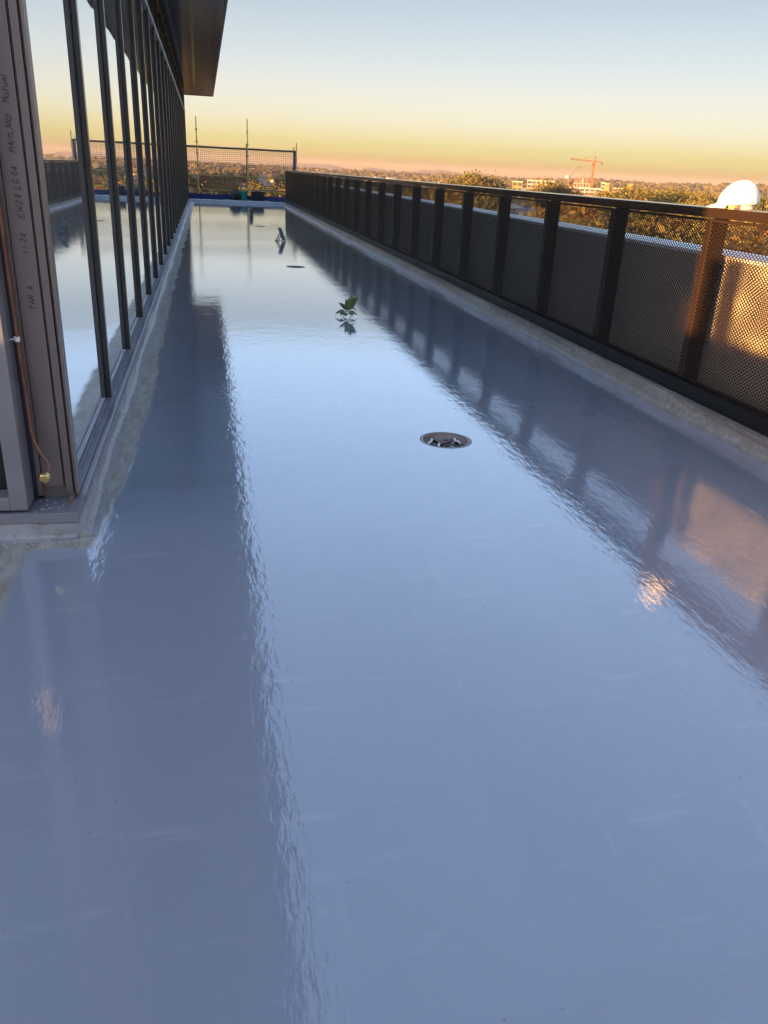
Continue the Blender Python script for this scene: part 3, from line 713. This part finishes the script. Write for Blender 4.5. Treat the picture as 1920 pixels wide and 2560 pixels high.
# ------------------------------------------------------------------ hard hat on the handrail
hh = thing('hard_hat', 'scuffed white hard hat resting on the sunlit handrail', 'helmet', (3.655, 5.33, 1.469), rad(140))
bm = bmesh.new(); bmesh.ops.create_uvsphere(bm, u_segments=40, v_segments=24, radius=1)
bmesh.ops.delete(bm, geom=[q for q in bm.verts if q.co.z < -.02], context='VERTS')
for q in bm.verts:
    c = q.co; ridge = .010 * math.exp(-(c.y / .16) ** 2) * (1 if c.z > .25 else 0)
    flare = .006 if c.z < .05 else 0
    q.co = Vector((c.x * (.150 if c.x > 0 else .128) * (1 - .10 * max(0, c.x) * max(0, c.z)) + flare * c.x - .012 * max(0, c.z), c.y * (.112 + flare), .030 + c.z * .150 + ridge - (.010 * c.x if c.z < .2 else 0)))
hme = bpy.data.meshes.new('shell'); bm.to_mesh(hme); bm.free(); hme.materials.append(MATS['helmet_white'])
hme.polygons.foreach_set('use_smooth', [True] * len(hme.polygons))
shell = link('shell', hme, hh); so = shell.modifiers.new('thick', 'SOLIDIFY'); so.thickness = .003
# peak
vs, fs = [], []; n = 18
for i in range(n + 1):
    t = rad(-62 + 124 * i / n); out = .070 * math.cos(t * 1.35) ** .8 if abs(t * 1.35) < 1.57 else 0
    for rr, zz in ((0, .032), (.5, .024), (1, .008)):
        ex = (.141 + out * rr) * math.cos(t); ey = (.115 + out * rr * .6) * math.sin(t)
        vs.append((ex, ey, zz)); 
    for rr, zz in ((1, .004), (.5, .020), (0, .028)):
        ex = (.139 + out * rr) * math.cos(t); ey = (.113 + out * rr * .6) * math.sin(t); vs.append((ex, ey, zz))
for i in range(n):
    for k in range(6): fs.append((i * 6 + k, i * 6 + (k + 1) % 6, i * 6 + 6 + (k + 1) % 6, i * 6 + 6 + k))
MB().add(vs, fs).build('peak', 'helmet_white', hh, smooth=True)
def band(a0, a1, z0, z1, rx, ry, mat, name, th=.003):
    vs, fs = [], []; n = 24
    for i in range(n + 1):
        t = rad(a0 + (a1 - a0) * i / n)
        for r_, z in ((0, z0), (0, z1), (th, z1), (th, z0)): vs.append(((rx - r_) * math.cos(t), (ry - r_) * math.sin(t), z))
    for i in range(n):
        for k in range(4): fs.append((i * 4 + k, i * 4 + (k + 1) % 4, i * 4 + 4 + (k + 1) % 4, i * 4 + 4 + k))
    fs += [(0, 1, 2, 3), (n * 4 + 3, n * 4 + 2, n * 4 + 1, n * 4)]
    return MB().add(vs, fs).build(name, mat, hh)
band(30, 80, .001, .034, .104, .084, 'strap_yellow', 'headband'); band(80, 104, .010, .034, .104, .084, 'strap_red', 'headband'); band(104, 390, .004, .034, .104, .084, 'chips_white', 'headband')
for (a, z, l_) in ((75, .135, .022), (118, .10, .006), (125, .07, .005), (110, .145, .005), (130, .05, .006)):
    t = rad(a); k_ = math.sqrt(max(.05, 1 - ((z - .03) / .152) ** 2))
    p = Vector((.1405 * k_ * math.cos(t), .1145 * k_ * math.sin(t), z)); d_ = Vector((-math.sin(t), math.cos(t), .15)) * l_
    MB().bar(p - d_ / 2, p + d_ / 2, .003, .003).build('scuff', 'mesh_black', hh)

# dry leaf on the kerb
dl_ = MB(); dl_.add([(0, 0, 0), (.05, .02, .012), (.11, .015, .004), (.06, -.02, .008), (.05, .0, .022), (0, 0, .003), (.11, .015, .007)], [(0, 3, 4), (3, 2, 4), (2, 1, 4), (1, 0, 4), (0, 1, 2, 3)])
q = tag(dl_.build('dry_leaf', 'stem_brown'), 'curled brown dry leaf on the kerb below the balustrade', 'leaf'); q.location = (3.49, 6.9, .126)
mb = MB(); jr_ = random.Random(4)
for _ in range(40):
    p = Vector((jr_.uniform(3.48, 3.52), jr_.uniform(3.8, 20), .1255)); a = jr_.uniform(0, 6.28); l_ = jr_.uniform(.004, .016); mb.bar(p, p + Vector((math.cos(a) * l_ * .5, math.sin(a) * l_, .002)), .004, .002)
tag(mb.build('kerb_grit', 'chips_white'), 'pale grit and chips along the kerb top', 'debris', kind='stuff')

# ------------------------------------------------------------------ land: ground, hills, woods
gm = MB(); G = 11800; ng = 24
gm.add([(-G + 2 * G * i / ng, -G + 2 * G * j / ng, GZ) for j in range(ng + 1) for i in range(ng + 1)], [(j * (ng + 1) + i, j * (ng + 1) + i + 1, (j + 1) * (ng + 1) + i + 1, (j + 1) * (ng + 1) + i) for j in range(ng) for i in range(ng)])
tag(gm.build('ground', 'town_ground', fix=False), kind='structure')

def interp(tab, x):
    return float(np.interp(x, [a for a, _ in tab], [e for _, e in tab]))
def range_of_hills(name, tab, d0, depth, a0, a1, step_, mat, rough_, seed):
    """a rounded ridge standing on the plain; its crest follows the given elevations"""
    rs = np.random.RandomState(seed); prof = [(-.5, 0), (-.32, .38), (-.15, .8), (0, 1), (.2, .75), (.5, 0)]
    azs = np.arange(a0, a1 + 1e-6, step_); vs, fs = [], []
    jit = rs.uniform(-1, 1, (len(azs), len(prof)))
    for i, a in enumerate(azs):
        h = max(2.0, top_z(interp(tab, a), d0) - GZ)
        for j, (t, k) in enumerate(prof):
            p = polar(a, d0 + depth * t); hh_ = h * k + (rough_ * jit[i, j] if 0 < k else 0)
            vs.append((p.x, p.y, GZ + (max(.5, hh_) if k else -1.0)))
    n = len(prof)
    fs = [(i * n + j, i * n + j + 1, (i + 1) * n + j + 1, (i + 1) * n + j) for i in range(len(azs) - 1) for j in range(n - 1)]
    return tag(MB().add(vs, fs).build(name, mat, smooth=True, fix=False), kind='structure')
HILL = [(-40, .15), (-25, .22), (-12, .1), (-6, .16), (-2, .05), (1, .06), (3.4, .03), (4.4, .1), (6.15, .26), (7.74, .29), (8.49, .25), (9.14, .10), (10.03, .02), (10.73, .25), (11.56, .13), (12.72, .05), (13.6, .08), (14.43, .26), (14.88, .22), (15.39, .31), (15.9, .24), (16.91, .12), (18.59, .0), (19.2, .14), (19.63, .0), (24, -.02), (40, .05), (60, .1)]
range_of_hills('hills', HILL, 9200, 2600, -45, 62, .12, 'hill_bush', 1.2, 1)
RIDGE = [(-30, -.12), (-8, -.06), (5, -.10), (12, -.10), (18, -.10), (20.75, -.10), (23.3, -.04), (25.5, .10), (26.6, .06), (27.9, .04), (29.3, .0), (30.3, .02), (33.3, .17), (35.3, .2), (40, .15), (50, .1)]
range_of_hills('ridge', RIDGE, 3100, 900, -32, 52, .2, 'ridge_bush', 1.0, 2)

# tree-covered country too far away to tell the trees apart
ico = bmesh.new(); bmesh.ops.create_icosphere(ico, subdivisions=1, radius=1)
iv = np.array([v.co[:] for v in ico.verts]); itf = np.array([[v.index for v in f.verts] for f in ico.faces]); ico.free()
def lumps(name, spots, mat):
    V, Fc = [], []; o = 0
    for (x, y, z, r, h) in spots:
        j = iv * (1 + nrs.uniform(-.28, .28, (len(iv), 1)))
        V.append(j * np.array([r, r, h]) + np.array([x, y, z + h * .6])); Fc.append(itf + o); o += len(iv)
    V = np.concatenate(V); Fc = np.concatenate(Fc)
    me = bpy.data.meshes.new(name); me.from_pydata(V.tolist(), [], Fc.tolist()); me.materials.append(MATS[mat])
    return link(name, me)
spots = []
for _ in range(2600):
    a = nrs.uniform(-30, 50); t = nrs.uniform(-.45, .05); k = float(np.interp(t, [-.5, -.32, -.15, 0, .2], [0, .38, .8, 1, .75]))
    d = 3100 + 900 * t; h = max(2.0, top_z(interp(RIDGE, a), 3100) - GZ) * k; p = polar(a, d)
    spots.append((p.x, p.y, GZ + h - 2, nrs.uniform(6, 13), nrs.uniform(5, 8.5)))
for _ in range(2300):
    d = 900 * (3.0 ** nrs.uniform(0, 1)); a = nrs.uniform(-14, 46)
    if math.sin(a * 1.7 + d * .004) + math.sin(a * .6 - d * .0021) < (.2 if a < 27 else -1.2): continue
    p = polar(a, d); spots.append((p.x, p.y, GZ, nrs.uniform(5, 9), nrs.uniform(5, 8.5)))
tag(lumps('woodland', spots, 'wood_canopy'), 'distant mass of golden bush covering the ridge and plain', 'woodland', kind='stuff')

# added, unseen wings behind the office building that shade the land beyond the scaffold
wing = thing('added_wing', 'long added building wing, unseen behind the glazed office building, shading the valley', 'building', (-90, 720, GZ))
MB().box(-25, 25, -380, 420, 0, 32).build('wall', 'frame_taupe', wing); MB().box(-26, 26, -381, 421, 32.001, 33).build('roof', 'roof_metal_dark', wing)
wing2 = thing('added_wing', 'lower added building wing, unseen behind the glazed office building, shading the near land', 'building', (-90, 66, GZ))  # second added wing, darkens the near land mirrored in the soffit
MB().box(-25, 25, -31, 31, 0, 23).build('wall', 'frame_taupe', wing2); MB().box(-26, 26, -32, 32, 23.001, 24).build('roof', 'roof_metal_dark', wing2)
# ------------------------------------------------------------------ trees one can tell apart
def tree_meshes(seed, height, spread, trunk_r, n_leaf, leaf_s, low=.35):
    r = random.Random(seed); rs = np.random.RandomState(seed)
    tb_ = MB(); tips = []
    def grow(p, d, ln, rad_, depth):
        q = p + d * ln; mid = (p + q) / 2 + Vector((r.uniform(-1, 1), r.uniform(-1, 1), 0)) * ln * .06
        tb_.tube([p, mid, q], [rad_, rad_ * .85, rad_ * .68], 7 if depth < 2 else 5, cap=False)
        if depth >= 3 or ln < height * .06: tips.append((q, ln)); return
        n = r.choice((3, 3, 4)) if depth else 5
        for k in range(n):
            a = 2 * math.pi * (k + r.uniform(-.3, .3)) / n; tilt = r.uniform(.35, .95) if depth else r.uniform(.3, .75)
            side = Vector((math.cos(a), math.sin(a), 0)); nd = (d * math.cos(tilt) + side * math.sin(tilt) * spread).normalized()
            grow(q - d * ln * r.uniform(0, .25), nd, ln * r.uniform(.55, .8), rad_ * .55, depth + 1)
            if depth == 1 and r.random() < .3: tips.append((q, ln))
    grow(Vector((0, 0, -.5)), Vector((r.uniform(-.05, .05), r.uniform(-.05, .05), 1)).normalized(), height * low, trunk_r, 0)
    zs = max(q.z for q, _ in tips); k_ = height * .95 / zs
    tb_.v = [(x * k_, y * k_, z * k_) for x, y, z in tb_.v]; tips = [(q * k_, l_) for q, l_ in tips]
    per = max(1, n_leaf // len(tips)); C = []
    for q, l_ in tips:
        rr = height * r.uniform(.055, .105); keep = int(per * r.uniform(.5, 1.4))
        C.append(rs.normal(0, 1, (keep, 3)) * np.array([rr, rr, rr * .7]) + np.array(q))
    C = np.concatenate(C); n = len(C)
    a = rs.normal(0, 1, (n, 3)); a /= np.linalg.norm(a, axis=1)[:, None]; c = rs.normal(0, 1, (n, 3)); c -= (c * a).sum(1)[:, None] * a; c /= np.linalg.norm(c, axis=1)[:, None]
    s_ = leaf_s * rs.uniform(.6, 1.4, (n, 1)); w_ = s_ * .45
    V = np.stack([C - a * s_, C + c * w_, C + a * s_, C - c * w_], 1).reshape(-1, 3)
    lm = bpy.data.meshes.new('crown'); lm.from_pydata(V.tolist(), [], np.arange(4 * n).reshape(-1, 4).tolist())
    tm = tb_.mesh('trunk', 'bark', smooth=True, fix=False)
    return tm, lm
KINDS = []
for seed, h, sp_, tr_, nl, ls, low, lmat in ((1, 20, 1.0, .38, 5200, .42, .34, 'gum_leaves'), (2, 20, .8, .34, 4600, .40, .40, 'gum_leaves'), (3, 20, 1.15, .40, 5600, .40, .26, 'dark_leaves'), (4, 20, .9, .33, 4800, .38, .32, 'autumn_leaves'), (5, 20, 1.05, .40, 5200, .44, .30, 'gum_leaves')):
    tm, lm = tree_meshes(seed, h, sp_, tr_, nl, ls, low); lm.materials.append(MATS[lmat]); KINDS.append((tm, lm))
def tree(az, d, el, kind, label, group, rz=None):
    p = polar(az, d, GZ); hgt = top_z(el, d) - GZ; s_ = hgt / 20.5
    t = thing('tree', label, 'tree', p, rz if rz is not None else rnd.uniform(0, 6.28), group); t.scale = (s_, s_, s_)
    link('trunk', KINDS[kind][0], t); link('crown', KINDS[kind][1], t)
    return t
# the tall clump breaking the skyline
tree(18.15, 352, .24, 0, 'tall gum tree whose top breaks the skyline above the rail, left of the crane', None, 1.0)
tree(17.45, 345, -.02, 4, 'golden gum tree just left of the tallest skyline gum', None, 2.0)
tree(18.75, 360, -.05, 1, 'rounded gum tree just right of the tallest skyline gum', None, .4)
tree(16.2, 420, -.13, 1, 'small golden tree above the rail left of the skyline gum clump', None)
tree(22.9, 400, -.10, 4, 'bright golden tree above the rail below the left end of the crane jib', None)
tree(23.45, 390, -.22, 2, 'dark tree above the rail beside the golden tree under the crane', None)
tree(28.9, 330, -.35, 0, 'golden tree above the rail right of the second yellow tower', None)
LOOK = ['golden gum tree', 'slim golden gum tree', 'dark green tree', 'russet autumn tree', 'broad golden gum tree']
for k in range(30):
    a = rnd.uniform(27.2, 38); d = rnd.uniform(220, 620); q_ = rnd.choice((0, 1, 4, 0, 2, 3)); tree(a, d, rnd.uniform(-.75, -.12) - (.5 if d < 300 else 0), q_, LOOK[q_] + ' in the belt of bush behind the hard hat', LOOK[q_] + 's behind the hard hat')
for k in range(34):
    a = rnd.uniform(6.5, 27.5); d = rnd.uniform(260, 800); q_ = rnd.choice((0, 1, 4, 2, 3, 3)); tree(a, d, rnd.uniform(-.95, -.5) - (.4 if d < 380 else 0), q_, LOOK[q_] + ' among the roofs seen just over the handrail', LOOK[q_] + 's among the roofs')
for k in range(46):
    d = rnd.uniform(62, 190); a = rnd.uniform(9, 41); tree(a, d, -math.degrees(math.atan2(rnd.uniform(3.6, 8.5), d)), rnd.choice((0, 1, 4, 2, 2, 3)), 'tree below the terrace seen through the perforated panels', 'trees seen through the panels')
for k in range(30):
    d = rnd.uniform(90, 700); a = rnd.uniform(-4, 7.2); tree(a, d, -math.degrees(math.atan2(rnd.uniform(3.0, 9.0), d)), rnd.choice((2, 2, 1, 0, 3)), 'dark tree seen through the scaffold mesh', 'trees seen through the scaffold')

# ------------------------------------------------------------------ houses
def house_mesh(w, l, h, rh, roofmat):
    mb = MB(); mb.box(-w / 2, w / 2, -l / 2, l / 2, 0, h, 0)
    e = .5; mb.add([(-w / 2 - e, -l / 2 - e, h), (w / 2 + e, -l / 2 - e, h), (w / 2 + e, l / 2 + e, h), (-w / 2 - e, l / 2 + e, h), (0, -l / 2 + w * .3, h + rh), (0, l / 2 - w * .3, h + rh)], [(0, 1, 4), (1, 2, 5, 4), (2, 3, 5), (3, 0, 4, 5), (3, 2, 1, 0)], 1)
    for yy in (-l / 4, l / 4):
        for sx_ in (-1, 1): mb.box(sx_ * (w / 2 + .02) - .05, sx_ * (w / 2 + .02) + .05, yy - .9, yy + .9, 1.0, 2.2, 2)
    for xx in (-w / 4, w / 4): mb.box(xx - .8, xx + .8, -l / 2 - .07, -l / 2 + .03, 1.0, 2.2, 2)
    return mb.mesh('house', ['house_wall', roofmat, 'far_window'])
HM = [house_mesh(11, 17, 3, 2.6, 'roof_terracotta'), house_mesh(12, 20, 5.6, 2.4, 'roof_grey'), house_mesh(13, 22, 3.2, 2.2, 'roof_cream'), house_mesh(10, 15, 3, 2.8, 'roof_terracotta')]
for k in range(70):
    a = rnd.uniform(9, 25.5); d = rnd.uniform(520, 2100); p = polar(a, d, GZ + max(0, (d - 700) * .004))
    tag(link('house', rnd.choice(HM), None, p, rnd.uniform(0, 3.14)), 'small pitched roof house in the suburb beyond the handrail', 'house', 'suburb houses beyond the handrail')
for k in range(55):
    a = rnd.uniform(-4.5, 8); d = rnd.uniform(180, 1500); p = polar(a, d, GZ)
    tag(link('house', rnd.choice(HM), None, p, rnd.uniform(0, 3.14)), 'small pitched roof house in the valley seen through the scaffold mesh', 'house', 'houses seen through the scaffold')

# ------------------------------------------------------------------ crane and building site
DC = 900.0
def site(name, label, cat, az, d, rz_off=0.0):
    p = polar(az, d, GZ); return thing(name, label, cat, p, -rad(az) + rz_off)      # local +X = to the right, +Y = away
mpd = DC * math.pi / 180
def lattice(mb, p, q, w, bays, r=.12):
    p, q = Vector(p), Vector(q); d = (q - p); up = Vector((0, 0, 1)) if abs(d.normalized().z) < .9 else Vector((0, 1, 0)); a = d.cross(up).normalized(); c = a.cross(d).normalized()
    cs = [(a * i + c * j) * w / 2 for i, j in ((-1, -1), (1, -1), (1, 1), (-1, 1))]
    for k in cs: mb.bar(p + k, q + k, r * 2, r * 2)
    for b_ in range(bays):
        s0_, s1_ = p + d * b_ / bays, p + d * (b_ + 1) / bays
        for k in range(4): mb.bar(s0_ + cs[k], s1_ + cs[(k + 1) % 4], r * 1.3, r * 1.3); mb.bar(s0_ + cs[k], s0_ + cs[(k + 1) % 4], r * 1.2, r * 1.2)
crn = site('tower_crane', 'orange tower crane standing over the distant building site', 'crane', 25.35, DC)
zj = top_z(1.17, DC) - GZ; za = top_z(1.51, DC) - GZ
mb = MB(); lattice(mb, (0, 0, 0), (.3, 0, zj - 1.2), 1.7, 14, .42); mb.build('mast', 'orange_steel', crn)
mb = MB(); mb.box(-1.6, 1.6, -1.4, 1.4, zj - 1.6, zj + 1.0); mb.build('slewing_platform', 'orange_steel', crn, bevel=.1)
mb = MB(); mb.box(-2.6, -.6, -2.6, -1.0, zj - 3.4, zj - 1.2); mb.build('cab', 'formwork', crn, bevel=.1)
mb = MB(); lattice(mb, (-1, 0, zj + .6), ((23.83 - 25.35) * mpd, 0, zj + 2.0), 1.2, 14, .27); mb.build('jib', 'formwork', crn)
mb = MB(); lattice(mb, (1, 0, zj + .4), ((25.89 - 25.35) * mpd, 0, zj - .2), 1.2, 5, .30); mb.build('counter_jib', 'formwork', crn)
mb = MB(); mb.box((25.78 - 25.35) * mpd, (25.93 - 25.35) * mpd, -.9, .9, zj - 2.2, zj - .6); mb.build('counterweight', 'formwork', crn)
mb = MB(); lattice(mb, (.4, 0, zj + 1), (.7, 0, za), .8, 5, .24); mb.build('apex', 'formwork', crn)
mb = MB(); mb.bar((.7, 0, za), ((24.35 - 25.35) * mpd, 0, zj + 2.4), .42); mb.build('pendant', 'formwork', crn)
mb = MB(); mb.bar((.7, 0, za), ((25.8 - 25.35) * mpd, 0, zj + .6), .42); mb.build('pendant', 'formwork', crn)
mb = MB(); mb.bar((-12, 0, zj + 1), (-12, 0, zj - 8), .1); mb.box(-12.5, -11.5, -.4, .4, zj - 9.2, zj - 8); mb.build('hook', 'formwork', crn)
bp = site('concrete_pump', 'pale folding concrete pump boom left of the orange tower crane', 'pump', 23.9, DC)
zb_, zk, zt_ = top_z(.20, DC) - GZ, top_z(.88, DC) - GZ, top_z(.62, DC) - GZ
mb = MB(); mb.tube([(0, 0, 0), (0, 0, zb_)], .7, 8); mb.build('column', 'orange_steel', bp)
mb = MB(); mb.tube([(0, 0, zb_), (.45 * mpd, 0, zk - 1), (.53 * mpd, 0, zk)], [.42, .32, .28], 6); mb.build('boom', 'formwork', bp)
mb = MB(); mb.tube([(.53 * mpd, 0, zk), (.74 * mpd, 0, zk - .8), (.82 * mpd, 0, zt_)], [.28, .22, .16], 6); mb.build('boom_tip', 'formwork', bp)
mb = MB(); mb.box(-3.6, -1.2, -1, 1, zb_ - .6, zb_ + 1.4); mb.build('counterweight', 'cap_white', bp)
def block(name, label, az0, az1, d, el_top, floors, wall, depth=14.0, band='far_window', end=None, z_base=0.0, core=None):
    m_ = d * math.pi / 180; azc = (az0 + az1) / 2; t = site(name, label, 'building', azc, d)
    w = (az1 - az0) * m_; h = top_z(el_top, d) - GZ
    mb = MB(); mb.box(-w / 2, w / 2, 0, depth, 0, h); mb.build('wall', wall, t)
    fh = (h - .6) / floors
    for k in range(floors):
        z = .8 + k * fh; nb_ = max(2, int(w / 4.5))
        for i in range(nb_):
            xa = -w / 2 + w * (i + .12) / nb_; xb = -w / 2 + w * (i + .88) / nb_
            mb = MB(); mb.box(xa, xb, -.12, .1, z + fh * .25, z + fh * .8); mb.build('window', band, t)
    mb = MB(); mb.box(-w / 2 - .3, w / 2 + .3, -.3, depth + .3, h + .001, h + .6); mb.build('roof', 'roof_cream', t)
    if end: mb = MB(); mb.box(end[0] * w, end[1] * w, -1.2, -.13, 0, h + end[2]); mb.build('stair_tower', 'facade_yellow', t)
    return t, w, h
block('apartment_block', 'long low pale apartment block under the orange crane', 24.02, 25.95, 880, -.42, 5, 'facade_white')
block('apartment_block', 'pale block with yellow stair tower right of the crane', 25.98, 26.52, 860, -.05, 7, 'facade_white', end=(.05, .48, .6))
block('apartment_block', 'pale block with second yellow stair tower, farther right of the crane', 26.75, 27.98, 860, -.32, 5, 'facade_white', end=(.18, .48, 4.6))
block('hospital_block', 'wide pale building with red bands and yellow tower left of the crane', 21.25, 23.0, 1000, -.10, 5, 'facade_white', end=(.02, .09, 1.2))
block('warehouse', 'small bright yellow flat building left of the wide pale block', 20.3, 20.95, 1100, -.22, 3, 'facade_yellow')
cs = site('building_site', 'half-built concrete frame with dark formwork beside the orange crane', 'building', 24.85, 930)
m_ = 930 * math.pi / 180; hs_ = top_z(-.12, 930) - GZ
for k in range(6):
    mb = MB(); z = hs_ * (k + 1) / 6; mb.box(-.62 * m_, .42 * m_, 0, 16, z - .5, z); mb.build('slab', 'pale_concrete', cs)
    for i in range(6):
        mb = MB(); x = -.58 * m_ + i * .19 * m_; mb.box(x - .4, x + .4, .3, 1.1, z - hs_ / 6, z - .501); mb.build('column', 'pale_concrete', cs)
mb = MB(); mb.box(-.58 * m_, -.36 * m_, 1, 9, hs_ + .001, hs_ + 5.2); mb.build('formwork', 'formwork', cs)
mb = MB(); mb.box(-.30 * m_, .30 * m_, 2, 12, hs_ + .001, hs_ + 5.0); mb.build('lift_core', 'formwork', cs)
mb = MB(); mb.box(-.10 * m_, .0, 1.2, 1.99, hs_ + .001, hs_ + 4.6); mb.build('lift_core', 'pale_concrete', cs)
for x in (-.2, -.05, .08): mb = MB(); mb.bar((x * m_, 4, hs_ + 4), (x * m_, 4, hs_ + 8.2), .3); mb.build('starter_bar', 'formwork', cs)

# ------------------------------------------------------------------ evening haze over the plain
hz = bpy.data.materials.new('haze'); hz.use_nodes = True; hn = hz.node_tree
for n in list(hn.nodes):
    if n.type != 'OUTPUT_MATERIAL': hn.nodes.remove(n)
pvn = hn.nodes.new('ShaderNodeVolumePrincipled'); pvn.inputs['Color'].default_value = (.70, .62, .64, 1); pvn.inputs['Density'].default_value = 5.8e-5; pvn.inputs['Anisotropy'].default_value = 0.0
hn.links.new(pvn.outputs[0], [n for n in hn.nodes if n.type == 'OUTPUT_MATERIAL'][0].inputs['Volume'])
MATS['haze'] = hz
hb_ = MB(); hb_.box(-12000, 12000, -12000, 12000, GZ - 3, 95); tag(hb_.build('haze', 'haze'), 'thin warm evening haze over the plain', 'haze', kind='stuff')
